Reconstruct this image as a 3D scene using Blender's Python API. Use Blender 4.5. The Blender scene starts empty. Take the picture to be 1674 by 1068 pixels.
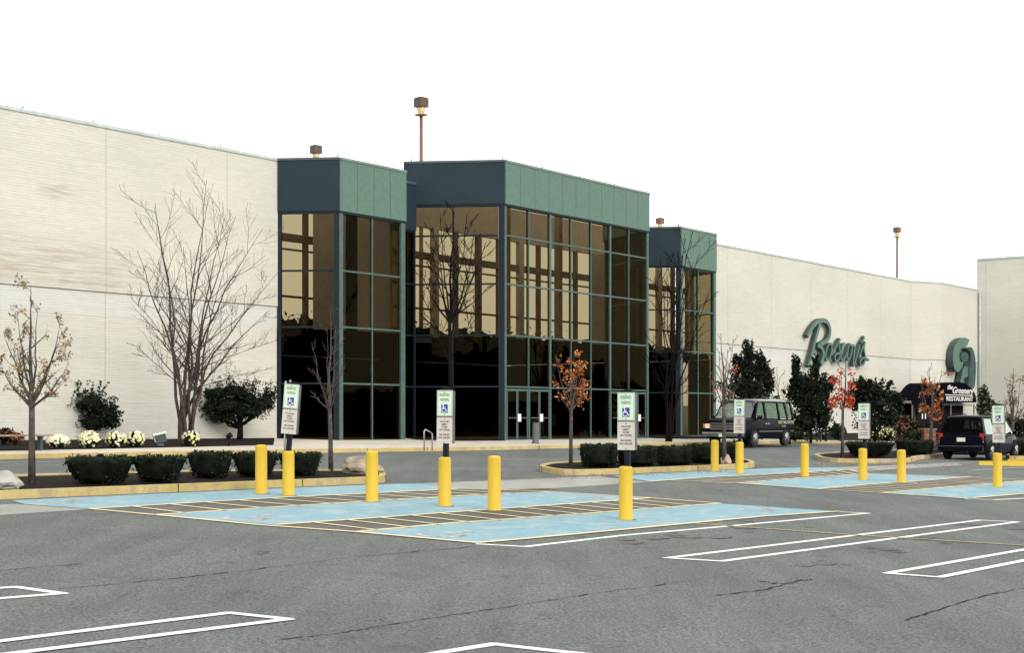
import bpy, bmesh, math, random
from mathutils import Vector, Matrix, noise
R = math.radians
rnd = random.Random(7)
scene = bpy.context.scene
# ------------------------------------------------------------------ camera
F = 2480.0; CX = 837.0; HY = 685.0; EYE = 1.7
cam_d = bpy.data.cameras.new('camera'); cam = bpy.data.objects.new('camera', cam_d)
scene.collection.objects.link(cam); scene.camera = cam
cam.location = (0, 0, EYE); cam.rotation_euler = (R(90), 0, 0)
cam_d.sensor_width = 36; cam_d.lens = F/1674*36; cam_d.shift_y = (HY-534)/1674
cam_d.clip_start = .1; cam_d.clip_end = 4000
scene.render.resolution_x = 1024; scene.render.resolution_y = 654
# ------------------------------------------------------------------ world, sun, exposure
SUN_EL, SUN_AZ = R(32), R(150)         # azimuth clockwise from +Y
world = bpy.data.worlds.new('World'); scene.world = world; world.use_nodes = True
wn = world.node_tree.nodes; wl = world.node_tree.links
bg = wn['Background']; bg.inputs['Strength'].default_value = 0.12
sky = wn.new('ShaderNodeTexSky'); sky.sky_type = 'NISHITA'; sky.sun_disc = False
sky.sun_elevation = SUN_EL; sky.sun_rotation = SUN_AZ; sky.dust_density = 4; sky.air_density = 1.2
hs = wn.new('ShaderNodeHueSaturation'); hs.inputs['Saturation'].default_value = .25
mx = wn.new('ShaderNodeMix'); mx.data_type = 'RGBA'; mx.inputs[0].default_value = .72
mx.inputs[7].default_value = (11.6, 11.5, 11.1, 1)
wl.new(sky.outputs[0], hs.inputs['Color']); wl.new(hs.outputs[0], mx.inputs[6]); wl.new(mx.outputs[2], bg.inputs['Color'])
sd = bpy.data.lights.new('sun', 'SUN'); sd.energy = 1.0; sd.angle = R(30); sd.color = (1, .95, .86)
so = bpy.data.objects.new('sun', sd); scene.collection.objects.link(so)
sv = Vector((math.sin(SUN_AZ)*math.cos(SUN_EL), math.cos(SUN_AZ)*math.cos(SUN_EL), math.sin(SUN_EL)))
so.rotation_euler = sv.to_track_quat('Z', 'Y').to_euler(); so.location = sv*200
vs = scene.view_settings; vs.view_transform = 'Standard'; vs.look = 'None'; vs.gamma = 1; vs.exposure = 0.55
# ------------------------------------------------------------------ geometry of the place
GA, GB, GC = -.31, -.025, .0135
def gz(x, y): return GA + GB*x + GC*y
def px(x, y, dz=0.0):
    """picture point -> point on the sloping lot, dz above it"""
    a = (x-CX)/F; b = (HY-y)/F
    Y = (EYE-GA-dz)/(GB*a+GC-b)
    return Vector((a*Y, Y, gz(a*Y, Y)+dz))
D = Vector((.592, .806, 0)); D.normalize(); N = Vector((D.y, -D.x, 0)); W0 = 44.4
def W(s, w, z): return Vector((D.x*s + N.x*(w-W0), D.y*s + N.y*(w-W0), z))
def pw(x, y, w):
    a = (x-CX)/F; b = (HY-y)/F
    Y = (w-W0)/(N.x*a + N.y)
    return Vector((a*Y, Y, EYE+b*Y))
def sw(p): return (p.x*D.x+p.y*D.y, p.x*N.x+p.y*N.y+W0)
# ------------------------------------------------------------------ materials
def nodes(m): return m.node_tree.nodes, m.node_tree.links
def mat(name, col, rough=.7, metal=0, var=.12, scale=3, bump=0, bscale=20, spec=.5, col2=None, coat=0, detail=4):
    m = bpy.data.materials.new(name); m.use_nodes = True; n, l = nodes(m)
    b = n['Principled BSDF']; b.inputs['Roughness'].default_value = rough; b.inputs['Metallic'].default_value = metal
    b.inputs['Specular IOR Level'].default_value = spec; b.inputs['Coat Weight'].default_value = coat
    tc = n.new('ShaderNodeTexCoord'); ns = n.new('ShaderNodeTexNoise'); ns.inputs['Scale'].default_value = scale; ns.inputs['Detail'].default_value = detail
    l.new(tc.outputs['Object'], ns.inputs['Vector'])
    rp = n.new('ShaderNodeValToRGB'); c2 = col2 or tuple(c*(1-var*1.6) for c in col)
    rp.color_ramp.elements[0].color = (*c2, 1); rp.color_ramp.elements[1].color = (*tuple(min(1, c*(1+var*.5)) for c in col), 1)
    rp.color_ramp.elements[0].position = .3; rp.color_ramp.elements[1].position = .65
    l.new(ns.outputs[0], rp.inputs[0]); l.new(rp.outputs[0], b.inputs['Base Color'])
    if bump:
        n2 = n.new('ShaderNodeTexNoise'); n2.inputs['Scale'].default_value = bscale; n2.inputs['Detail'].default_value = 6
        bp = n.new('ShaderNodeBump'); bp.inputs['Strength'].default_value = bump; bp.inputs['Distance'].default_value = .02
        l.new(tc.outputs['Object'], n2.inputs['Vector']); l.new(n2.outputs[0], bp.inputs['Height']); l.new(bp.outputs[0], b.inputs['Normal'])
    return m
def asphalt_like(name, dark, light, speck=.5, tint=None, wear=None, rough=.9, bumpy=.5, stretch=None):
    m = bpy.data.materials.new(name); m.use_nodes = True; n, l = nodes(m); b = n['Principled BSDF']
    b.inputs['Roughness'].default_value = rough; b.inputs['Specular IOR Level'].default_value = .25
    tc = n.new('ShaderNodeTexCoord')
    def ns(scale, detail=3, rg=.6, src=tc.outputs['Object']):
        q = n.new('ShaderNodeTexNoise'); q.inputs['Scale'].default_value = scale; q.inputs['Detail'].default_value = detail; q.inputs['Roughness'].default_value = rg
        l.new(src, q.inputs['Vector']); return q.outputs[0]
    mp = n.new('ShaderNodeMapping'); mp.inputs['Rotation'].default_value = (0, 0, R(-42)); mp.inputs['Scale'].default_value = (1.6, .16, 1)
    l.new(tc.outputs['Object'], mp.inputs['Vector'])
    rp = n.new('ShaderNodeValToRGB'); rp.color_ramp.elements[0].position = .36; rp.color_ramp.elements[1].position = .62
    rp.color_ramp.elements[0].color = (*dark, 1); rp.color_ramp.elements[1].color = (*light, 1)
    ad = n.new('ShaderNodeMath'); ad.operation = 'ADD'; h1 = ns(.22, 4, .6); h2 = ns(1.0, 4, .65, mp.outputs[0])
    a1 = n.new('ShaderNodeMath'); a1.operation = 'MULTIPLY'; a1.inputs[1].default_value = .5; l.new(h1, a1.inputs[0])
    a2 = n.new('ShaderNodeMath'); a2.operation = 'MULTIPLY'; a2.inputs[1].default_value = .5; l.new(h2, a2.inputs[0])
    l.new(a1.outputs[0], ad.inputs[0]); l.new(a2.outputs[0], ad.inputs[1]); l.new(ad.outputs[0], rp.inputs[0])
    sp = n.new('ShaderNodeMapRange'); sp.inputs[1].default_value = .32; sp.inputs[2].default_value = .68
    sp.inputs[3].default_value = 1-speck; sp.inputs[4].default_value = 1+speck
    l.new(ns(34, 3, .8), sp.inputs[0])
    mu = n.new('ShaderNodeMix'); mu.data_type = 'RGBA'; mu.blend_type = 'MULTIPLY'; mu.inputs[0].default_value = 1
    l.new(rp.outputs[0], mu.inputs[6]); l.new(sp.outputs[0], mu.inputs[7]); out = mu.outputs[2]
    if wear:       # worn-through paint
        wr = n.new('ShaderNodeMapRange'); wr.inputs[1].default_value = wear[0]; wr.inputs[2].default_value = wear[0]+.1
        wr.inputs[3].default_value = 0; wr.inputs[4].default_value = wear[2]
        l.new(ns(wear[3] if len(wear) > 3 else 5, 6, .75), wr.inputs[0])
        m2 = n.new('ShaderNodeMix'); m2.data_type = 'RGBA'; l.new(wr.outputs[0], m2.inputs[0]); l.new(out, m2.inputs[6]); m2.inputs[7].default_value = (*wear[1], 1)
        out = m2.outputs[2]
    l.new(out, b.inputs['Base Color'])
    bp = n.new('ShaderNodeBump'); bp.inputs['Strength'].default_value = bumpy; bp.inputs['Distance'].default_value = .01
    l.new(ns(60, 3, .8), bp.inputs['Height']); l.new(bp.outputs[0], b.inputs['Normal'])
    return m
M = {}
M['asphalt'] = asphalt_like('asphalt', (.080, .088, .085), (.124, .136, .129), .85, wear=(.57, (.052, .053, .053), .5, .55))
M['asphalt_pale'] = asphalt_like('asphalt_pale', (.22, .225, .205), (.30, .305, .275), .25)
M['asphalt_dark'] = asphalt_like('asphalt_dark', (.075, .072, .066), (.125, .122, .112), .45)
M['blue_paint'] = asphalt_like('blue_paint', (.165, .285, .345), (.21, .345, .405), .16, wear=(.50, (.34, .40, .37), .6, 1.8))
M['yellow_line'] = asphalt_like('yellow_line', (.56, .48, .28), (.66, .57, .36), .15, wear=(.58, (.17, .16, .13), .7, 6))
M['yellow_faint'] = asphalt_like('yellow_faint', (.34, .28, .14), (.44, .35, .17), .2, wear=(.5, (.12, .12, .10), .7, 6))
M['white_line'] = asphalt_like('white_line', (.62, .62, .57), (.74, .74, .69), .1, wear=(.63, (.25, .25, .23), .6, 8))
M['white_worn'] = asphalt_like('white_worn', (.36, .37, .35), (.46, .46, .43), .15, wear=(.5, (.17, .18, .17), .7, 6))
M['oil'] = asphalt_like('oil', (.068, .073, .070), (.110, .120, .114), .85)
M['crack'] = mat('crack', (.035, .036, .035), .95, spec=0)
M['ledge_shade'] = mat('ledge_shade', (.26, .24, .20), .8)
M['curb'] = asphalt_like('curb', (.40, .31, .12), (.52, .42, .19), .14, wear=(.50, (.30, .24, .17), .7, 2.2))
M['curb_worn'] = asphalt_like('curb_worn', (.30, .25, .17), (.42, .35, .24), .15, wear=(.5, (.30, .17, .08), .6, 4))
M['concrete'] = asphalt_like('concrete', (.42, .385, .32), (.52, .48, .41), .10)
M['mulch'] = mat('mulch', (.013, .010, .010), .95, spec=.1, var=.5, scale=9, bump=1, bscale=30)
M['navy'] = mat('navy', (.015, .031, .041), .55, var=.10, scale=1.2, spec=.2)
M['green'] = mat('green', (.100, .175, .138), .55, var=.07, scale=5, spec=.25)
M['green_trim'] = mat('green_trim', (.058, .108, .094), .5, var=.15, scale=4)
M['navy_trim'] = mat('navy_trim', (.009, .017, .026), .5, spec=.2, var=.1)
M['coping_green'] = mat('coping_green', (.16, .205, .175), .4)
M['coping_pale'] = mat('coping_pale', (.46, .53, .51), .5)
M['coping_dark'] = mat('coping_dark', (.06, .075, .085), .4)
M['seam'] = mat('seam', (.045, .08, .065), .7)
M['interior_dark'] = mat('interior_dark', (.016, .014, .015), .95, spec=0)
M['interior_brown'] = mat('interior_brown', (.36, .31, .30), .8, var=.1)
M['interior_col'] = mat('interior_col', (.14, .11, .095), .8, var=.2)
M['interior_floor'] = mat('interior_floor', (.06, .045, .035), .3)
M['bark_dark'] = mat('bark_dark', (.012, .010, .010), .9, spec=0, var=.3, scale=12)
M['bark'] = mat('bark', (.085, .070, .064), .9, spec=.1, var=.35, scale=9)
M['bark_red'] = mat('bark_red', (.075, .055, .055), .9, spec=.1, var=.35, scale=9)
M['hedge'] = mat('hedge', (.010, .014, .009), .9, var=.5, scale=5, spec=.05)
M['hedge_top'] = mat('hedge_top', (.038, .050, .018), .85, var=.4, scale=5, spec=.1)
M['ever'] = mat('ever', (.010, .017, .011), .8, var=.5, scale=4, spec=.08)
M['ever2'] = mat('ever2', (.028, .042, .022), .8, var=.5, scale=4, spec=.12)
M['leaf_orange'] = mat('leaf_orange', (.42, .12, .035), .8, spec=.1, var=.3, scale=6, col2=(.20, .05, .03))
M['leaf_red'] = mat('leaf_red', (.55, .085, .04), .8, var=.2, scale=6, col2=(.33, .05, .03), spec=.1)
M['leaf_gold'] = mat('leaf_gold', (.50, .28, .08), .7, col2=(.35, .11, .04), scale=6)
M['leaf_brown'] = mat('leaf_brown', (.20, .155, .08), .8, col2=(.10, .10, .04), scale=5)
M['flower'] = mat('flower', (.80, .78, .55), .8, var=.06)
M['flower_yellow'] = mat('flower_yellow', (.62, .58, .20), .8, var=.2)
M['bollard'] = asphalt_like('bollard', (.52, .35, .028), (.58, .39, .032), .05, wear=(.62, (.30, .22, .08), .6, 9), rough=.5, bumpy=.1)
M['black'] = mat('black', (.010, .010, .012), .7, spec=.08)
M['emblem_dark'] = mat('emblem_dark', (.045, .085, .085), .5, var=.15, scale=2, spec=.2)
M['post'] = mat('post', (.010, .012, .022), .6, spec=.15)
M['sign_white'] = mat('sign_white', (.60, .70, .58), .45, var=.04)
M['sign_pale'] = mat('sign_pale', (.55, .50, .45), .5, var=.05)
M['sign_green'] = mat('sign_green', (.16, .33, .17), .5)
M['sign_text'] = mat('sign_text', (.13, .11, .10), .6)
M['sign_blue'] = mat('sign_blue', (.03, .045, .30), .4)
M['sign_side'] = mat('sign_side', (.10, .10, .10), .5, var=.3)
M['white'] = mat('white', (.8, .8, .77), .5, var=.03)
M['steel'] = mat('steel', (.5, .5, .48), .35, metal=.6)
M['grey_metal'] = mat('grey_metal', (.09, .09, .10), .5)
M['lamp_box'] = mat('lamp_box', (.09, .06, .05), .6)
M['lamp_box_red'] = mat('lamp_box_red', (.17, .085, .06), .6)
M['lamp_glow'] = mat('lamp_glow', (.60, .47, .22), .4, var=.05)  # lamps are unlit; their yellow glow is put into this reflector colour
M['lamp_pole'] = mat('lamp_pole', (.16, .085, .065), .6)
M['rock'] = mat('rock', (.33, .28, .20), .9, var=.35, scale=3, bump=1, bscale=6, col2=(.14, .12, .10))
M['rock_pale'] = mat('rock_pale', (.36, .35, .31), .9, var=.25, scale=3, bump=1, bscale=6)
M['rock_pink'] = mat('rock_pink', (.42, .30, .26), .9, var=.25, scale=3, bump=1, bscale=6)
M['wood_red'] = mat('wood_red', (.24, .10, .06), .8, var=.3, scale=4)
M['wood_tan'] = mat('wood_tan', (.30, .19, .13), .8, var=.3, scale=4)
M['dark_green_metal'] = mat('dark_green_metal', (.025, .05, .045), .5)
M['sign_letter'] = mat('sign_letter', (.085, .17, .14), .45, var=.15, scale=2)
M['sign_return'] = mat('sign_return', (.035, .06, .055), .6, var=.2)
M['awning'] = mat('awning', (.004, .004, .008), .9, var=.2, spec=.02)
M['van_paint'] = mat('van_paint', (.0035, .0045, .008), .32, var=.05, spec=.04)
M['van_roof'] = mat('van_roof', (.03, .03, .032), .22, var=.05, spec=.8, coat=1)
M['car_paint'] = mat('car_paint', (.004, .0045, .008), .25, var=.05, spec=.06)
M['chrome'] = mat('chrome', (.7, .7, .7), .15, metal=1, var=.02)
M['tyre'] = mat('tyre', (.015, .015, .015), .9)
M['hub'] = mat('hub', (.45, .45, .43), .35, metal=.5)
M['plastic'] = mat('plastic', (.012, .012, .013), .7, spec=.1)
M['amber'] = mat('amber', (.8, .22, .03), .3)
M['red_lens'] = mat('red_lens', (.50, .02, .015), .25)
M['lens'] = mat('lens', (.8, .76, .62), .2)
M['gold_text'] = mat('gold_text', (.46, .45, .33), .5)
M['woods'] = mat('woods', (.022, .020, .015), .95, var=.4, scale=.3)
def glass_mat(name, tint, gloss, gcol, power=1.0):
    m = bpy.data.materials.new(name); m.use_nodes = True; n, l = nodes(m); n.remove(n['Principled BSDF'])
    tr = n.new('ShaderNodeBsdfTransparent'); tr.inputs[0].default_value = (*tint, 1)
    gl = n.new('ShaderNodeBsdfGlossy'); gl.inputs['Color'].default_value = (*gcol, 1); gl.inputs['Roughness'].default_value = .012
    tc = n.new('ShaderNodeTexCoord'); ns = n.new('ShaderNodeTexNoise'); ns.inputs['Scale'].default_value = .7; bp = n.new('ShaderNodeBump')
    bp.inputs['Strength'].default_value = .04; bp.inputs['Distance'].default_value = .1
    l.new(tc.outputs['Object'], ns.inputs['Vector']); l.new(ns.outputs[0], bp.inputs['Height']); l.new(bp.outputs[0], gl.inputs['Normal'])
    lw = n.new('ShaderNodeFresnel'); lw.inputs['IOR'].default_value = 1.5
    mp = n.new('ShaderNodeMath'); mp.operation = 'MULTIPLY'; mp.inputs[1].default_value = gloss; l.new(lw.outputs[0], mp.inputs[0])
    ge = n.new('ShaderNodeNewGeometry'); ib = n.new('ShaderNodeMath'); ib.operation = 'SUBTRACT'; ib.inputs[0].default_value = 1; l.new(ge.outputs['Backfacing'], ib.inputs[1])
    m3 = n.new('ShaderNodeMath'); m3.operation = 'MULTIPLY'; l.new(mp.outputs[0], m3.inputs[0]); l.new(ib.outputs[0], m3.inputs[1])
    mi = n.new('ShaderNodeMixShader'); l.new(m3.outputs[0], mi.inputs[0]); l.new(tr.outputs[0], mi.inputs[1]); l.new(gl.outputs[0], mi.inputs[2])
    l.new(mi.outputs[0], n['Material Output'].inputs[0]); return m
M['bronze_glass'] = glass_mat('bronze_glass', (.535, .49, .375), .55, (.85, .8, .72))
M['clear_glass'] = glass_mat('clear_glass', (.93, .92, .88), .6, (.9, .85, .7))
M['car_glass'] = glass_mat('car_glass', (.72, .80, .70), 2.6, (.9, 1, .95))
M['dark_glass'] = glass_mat('dark_glass', (.25, .25, .28), 1.0, (.8, .8, .9))
# painted brick, courses in metres through the uv map (u along the wall, v height)
def brick_mat(name, a, bcol, stain=True):
    m = bpy.data.materials.new(name); m.use_nodes = True; n, l = nodes(m); b = n['Principled BSDF']; b.inputs['Roughness'].default_value = .85
    uv = n.new('ShaderNodeUVMap'); uv.uv_map = 'UVMap'; sp = n.new('ShaderNodeSeparateXYZ'); l.new(uv.outputs[0], sp.inputs[0])
    br = n.new('ShaderNodeTexBrick'); br.inputs['Scale'].default_value = 1; br.inputs['Brick Width'].default_value = .40; br.inputs['Row Height'].default_value = .10
    br.inputs['Mortar Size'].default_value = .008; br.inputs['Color1'].default_value = (*a, 1); br.inputs['Color2'].default_value = (*bcol, 1)
    br.inputs['Mortar'].default_value = (*[c*.92 for c in a], 1); br.inputs['Bias'].default_value = -.2; l.new(uv.outputs[0], br.inputs['Vector'])
    def ns(sx, sy, scale, detail=5, rg=.65):
        mp = n.new('ShaderNodeMapping'); mp.inputs['Scale'].default_value = (sx, sy, 1); l.new(uv.outputs[0], mp.inputs['Vector'])
        q = n.new('ShaderNodeTexNoise'); q.inputs['Scale'].default_value = scale; q.inputs['Detail'].default_value = detail; q.inputs['Roughness'].default_value = rg
        l.new(mp.outputs[0], q.inputs['Vector']); return q.outputs[0]
    def mr(src, a0, a1, b0, b1):
        q = n.new('ShaderNodeMapRange'); q.inputs[1].default_value = a0; q.inputs[2].default_value = a1; q.inputs[3].default_value = b0; q.inputs[4].default_value = b1
        l.new(src, q.inputs[0]); return q.outputs[0]
    def mul(x, y):
        q = n.new('ShaderNodeMath'); q.operation = 'MULTIPLY'; l.new(x, q.inputs[0]); l.new(y, q.inputs[1]); return q.outputs[0]
    def tint(col, fac):
        q = n.new('ShaderNodeMix'); q.data_type = 'RGBA'; q.blend_type = 'MULTIPLY'; q.inputs[0].default_value = 1; l.new(col, q.inputs[6]); l.new(fac, q.inputs[7]); return q.outputs[2]
    col = tint(br.outputs[0], mr(ns(.5, 9, 1.3),   .3, .7, .92, 1.03))
    col = tint(col, mr(ns(2.2, 9, 1.1, 3), .35, .65, .96, 1.02))
    col = tint(col, mr(ns(.12, .25, 1.2), .3, .7, .92, 1.05))
    # control joints
    jt = n.new('ShaderNodeMath'); jt.operation = 'PINGPONG'; jt.inputs[1].default_value = 2.95
    off = n.new('ShaderNodeMath'); off.operation = 'SUBTRACT'; off.inputs[1].default_value = 41.5-5.9*10; l.new(sp.outputs[0], off.inputs[0]); l.new(off.outputs[0], jt.inputs[0])
    col = tint(col, mr(jt.outputs[0], .012, .03, .72, 1))
    if stain:
        s1 = mul(mr(sp.outputs[0], 35.0, 38.2, 1, 0), mul(mr(sp.outputs[1], 6.2, 6.5, 0, 1), mr(sp.outputs[1], 7.5, 8.3, 1, 0)))
        st = mul(s1, mr(ns(.5, 7, 1.1, 4, .7), .42, .68, 0, .62))
        q = n.new('ShaderNodeMix'); q.data_type = 'RGBA'; l.new(st, q.inputs[0]); l.new(col, q.inputs[6]); q.inputs[7].default_value = (.33, .23, .14, 1); col = q.outputs[2]
        s2 = mul(mr(sp.outputs[1], 9.3, 9.7, 0, 1), mr(sp.outputs[1], 9.7, 10.1, 1, 0))
        s2 = mul(s2, mul(mr(sp.outputs[0], 32.5, 33.2, 0, 1), mr(sp.outputs[0], 33.4, 34.6, 1, 0)))
        s2 = mul(s2, mr(ns(.8, 9, 1.1, 4, .7), .42, .6, 0, .7))
        q = n.new('ShaderNodeMix'); q.data_type = 'RGBA'; l.new(s2, q.inputs[0]); l.new(col, q.inputs[6]); q.inputs[7].default_value = (.26, .19, .14, 1); col = q.outputs[2]
    l.new(col, b.inputs['Base Color'])
    bp = n.new('ShaderNodeBump'); bp.inputs['Strength'].default_value = .6; bp.inputs['Distance'].default_value = .012; l.new(br.outputs[1], bp.inputs['Height']); bp.invert = True
    l.new(bp.outputs[0], b.inputs['Normal']); return m
M['brick'] = brick_mat('brick', (.61, .598, .525), (.58, .566, .492))
M['brick_pale'] = brick_mat('brick_pale', (.61, .615, .57), (.59, .592, .545), False)
# ------------------------------------------------------------------ mesh helpers
C = scene.collection
class MB:
    def __init__(s): s.v = []; s.f = []; s.mi = []; s.uv = {}; s.mats = []; s.sm = []
    def m(s, name):
        if name not in s.mats: s.mats.append(name)
        return s.mats.index(name)
    def face(s, pts, mat, uv=None, smooth=False):
        b = len(s.v); s.v += [tuple(p) for p in pts]
        s.f.append(tuple(range(b, b+len(pts)))); s.mi.append(s.m(mat)); s.sm.append(smooth)
        if uv: s.uv[len(s.f)-1] = uv
    def hexa(s, p, mat, uv=None):
        # p: 8 points, bottom ring 0-3 ccw from above, top ring 4-7
        for q in ((3, 2, 1, 0), (4, 5, 6, 7), (0, 1, 5, 4), (1, 2, 6, 5), (2, 3, 7, 6), (3, 0, 4, 7)):
            s.face([p[i] for i in q], mat, [uv[i] for i in q] if uv else None)
    def box(s, c, d, mat, rz=0, tr=None):
        x, y, z = c; a, b, h = d[0]/2, d[1]/2, d[2]/2; cs, sn = math.cos(rz), math.sin(rz)
        P = []
        for dz in (-h, h):
            for dx, dy in ((-a, -b), (a, -b), (a, b), (-a, b)):
                v = Vector((x+dx*cs-dy*sn, y+dx*sn+dy*cs, z+dz)); P.append(tr @ v if tr else v)
        s.hexa(P, mat)
    def tube(s, pts, rads, mat, n=6, cap=True, smooth=True):
        pts = [Vector(p) for p in pts]; rings = []; up = Vector((0, 0, 1))
        for i, p in enumerate(pts):
            t = (pts[min(i+1, len(pts)-1)]-pts[max(i-1, 0)])
            if t.length < 1e-6: t = Vector((0, 0, 1))
            t.normalize(); a = t.cross(Vector((1, 0, 0)) if abs(t.x) < .9 else Vector((0, 1, 0))); a.normalize(); b = t.cross(a)
            rings.append([p + (a*math.cos(k*2*math.pi/n)+b*math.sin(k*2*math.pi/n))*rads[i] for k in range(n)])
        base = len(s.v)
        for r in rings: s.v += [tuple(q) for q in r]
        mi = s.m(mat)
        for i in range(len(rings)-1):
            for k in range(n):
                a0 = base+i*n+k; a1 = base+i*n+(k+1) % n
                s.f.append((a0, a1, a1+n, a0+n)); s.mi.append(mi); s.sm.append(smooth)
        if cap:
            s.f.append(tuple(base+k for k in range(n))[::-1]); s.mi.append(mi); s.sm.append(False)
            s.f.append(tuple(base+(len(rings)-1)*n+k for k in range(n))); s.mi.append(mi); s.sm.append(False)
    def prism(s, poly, z0, z1, mat, side=None):
        """poly: xy points ccw; z0,z1 numbers or functions"""
        f0 = z0 if callable(z0) else (lambda x, y: z0); f1 = z1 if callable(z1) else (lambda x, y: z1)
        a = sum(poly[i][0]*poly[(i+1) % len(poly)][1]-poly[(i+1) % len(poly)][0]*poly[i][1] for i in range(len(poly)))
        if a < 0: poly = poly[::-1]
        top = [(p[0], p[1], f1(p[0], p[1])) for p in poly]; bot = [(p[0], p[1], f0(p[0], p[1])) for p in poly]
        s.face(top, mat)
        for i in range(len(poly)):
            j = (i+1) % len(poly); s.face([bot[i], bot[j], top[j], top[i]], side or mat)
    def build(s, name, parent=None, bevel=0):
        me = bpy.data.meshes.new(name); me.from_pydata(s.v, [], s.f)
        for k in s.mats: me.materials.append(M[k])
        me.polygons.foreach_set('material_index', s.mi); me.polygons.foreach_set('use_smooth', s.sm)
        if s.uv:
            ul = me.uv_layers.new(name='UVMap')
            for fi, uvs in s.uv.items():
                for li, q in zip(me.polygons[fi].loop_indices, uvs): ul.data[li].uv = q
        me.update(); o = bpy.data.objects.new(name, me); C.objects.link(o)
        if parent:
            o.parent = parent
            if parent.get('_world'): o.matrix_parent_inverse = Matrix.Translation(-Vector(parent['_loc']))
        if bevel:
            bv = o.modifiers.new('bevel', 'BEVEL'); bv.width = bevel; bv.segments = 2; bv.limit_method = 'ANGLE'
        return o
def tag(o, label=None, cat=None, group=None, kind=None):
    if label: o['label'] = label
    if cat: o['category'] = cat
    if group: o['group'] = group
    if kind: o['kind'] = kind
    return o
def thing(name, label, cat, loc, rz=0, group=None, world=False):
    o = bpy.data.objects.new(name, None); C.objects.link(o); o.location = loc; o.rotation_euler = (0, 0, rz); o.empty_display_size = .2
    if world: o['_world'] = 1; o['_loc'] = tuple(loc)
    return tag(o, label, cat, group)
def copy_tree(o, parent=None):
    c = o.copy(); C.objects.link(c); c.parent = parent
    if parent: c.matrix_parent_inverse = o.matrix_parent_inverse.copy()
    for ch in o.children: copy_tree(ch, c)
    return c
def leafquads(b, n, pick, size, mats, r, flat=0):
    for _ in range(n):
        c = pick(); s_ = size*r.uniform(.6, 1.3); a = Vector((r.gauss(0, 1), r.gauss(0, 1), r.gauss(0, 1))).normalized(); q = Vector((r.gauss(0, 1), r.gauss(0, 1), r.gauss(0, 1))); q = (q-a*q.dot(a)).normalized()
        b.face([c-a*s_, c-q*s_*.5, c+a*s_, c+q*s_*.5], mats if isinstance(mats, str) else r.choice(mats))
def blob(b, c, rad, mat, r, lumps=.2, seg_=14, rng=9, fr=2.0, flatbottom=None, expo=1.0, taper=0):
    base = len(b.v); off = Vector((r.uniform(0, 99), r.uniform(0, 99), r.uniform(0, 99))); mi = b.m(mat)
    for i in range(rng+1):
        th = math.pi*i/rng
        for k in range(seg_):
            ph = 2*math.pi*k/seg_; d = Vector((math.sin(th)*math.cos(ph), math.sin(th)*math.sin(ph), math.cos(th)))
            if expo != 1: d = Vector([math.copysign(abs(q)**expo, q) for q in d])
            f = 1+lumps*(noise.noise(d*fr+off))*2; v = Vector((d.x*rad[0]*f, d.y*rad[1]*f, d.z*rad[2]*f))
            if taper: k_ = 1+taper*(v.z/rad[2]); v.x *= k_; v.y *= k_
            v += Vector(c)
            if flatbottom is not None: v.z = max(v.z, flatbottom)
            b.v.append(tuple(v))
    for i in range(rng):
        for k in range(seg_):
            a = base+i*seg_+k; a1 = base+i*seg_+(k+1) % seg_
            b.f.append((a, a+seg_, a1+seg_, a1)); b.mi.append(mi); b.sm.append(True)
def text_mesh(txt, size, mat, name, parent, mtx, ext=.004, shear=0, sx=1, bold=0, align='CENTER', spacing=1):
    cu = bpy.data.curves.new(name, 'FONT'); cu.body = txt; cu.size = size; cu.extrude = ext; cu.align_x = align; cu.align_y = 'CENTER'
    cu.shear = shear; cu.offset = bold; cu.resolution_u = 3; cu.space_character = spacing
    t = bpy.data.objects.new(name+'_tmp', cu); C.objects.link(t); dg = bpy.context.evaluated_depsgraph_get()
    me = bpy.data.meshes.new_from_object(t.evaluated_get(dg)); bpy.data.objects.remove(t); bpy.data.curves.remove(cu)
    me.transform(mtx @ Matrix.Diagonal((sx, 1, 1, 1))); me.name = name; me.materials.clear(); me.materials.append(M[mat])
    o = bpy.data.objects.new(name, me); C.objects.link(o); o.parent = parent
    if parent and parent.get('_world'): o.matrix_parent_inverse = Matrix.Translation(-Vector(parent['_loc']))
    return o
def frame(origin, xdir, ydir):
    x = Vector(xdir).normalized(); y = Vector(ydir).normalized(); z = x.cross(y)
    m = Matrix((x, y, z)).transposed().to_4x4(); m.translation = origin; return m
# ================================================================== the ground
g = MB()
for i in range(-12, 12):
    for j in range(-12, 16):
        q = [(i*60, j*60), (i*60+60, j*60), (i*60+60, j*60+60), (i*60, j*60+60)]
        g.face([(x, y, gz(x, y)) for x, y in q], 'asphalt')
tag(g.build('parking_lot_ground'), kind='structure')
def sheet(name, polys, mat, dz):
    b = MB()
    for poly in polys:
        pts = [px(x, y) for x, y in poly]; pts = [(p.x, p.y) for p in pts]
        a = sum(pts[i][0]*pts[(i+1) % len(pts)][1]-pts[(i+1) % len(pts)][0]*pts[i][1] for i in range(len(pts)))
        if a < 0: pts = pts[::-1]
        b.face([(x, y, gz(x, y)+dz) for x, y in pts], mat)
    return tag(b.build(name), kind='structure')
sheet('pale_pavement_strip', [[(-60, 827), (28, 825), (149, 833.4), (0, 843), (-60, 846)],
      [(684, 791), (830, 785.5), (975, 779), (1060, 789), (905, 799), (790, 802), (740, 800)],
      [(1369, 764.5), (1440, 762), (1560, 757), (1575, 761), (1480, 767), (1395, 770)]], 'asphalt_pale', .004)
sheet('dark_pavement_patch', [[(149, 833), (775, 799), (903, 805.5), (255, 843)], [(452, 860), (1066, 815.6), (1176, 824.4), (582, 871)],
      [(1150, 789.5), (1388, 769), (1419, 775.5), (1200, 790)], [(1335, 800.5), (1588, 780.8), (1674, 787), (1441, 807)]], 'asphalt_dark', .004)
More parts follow.
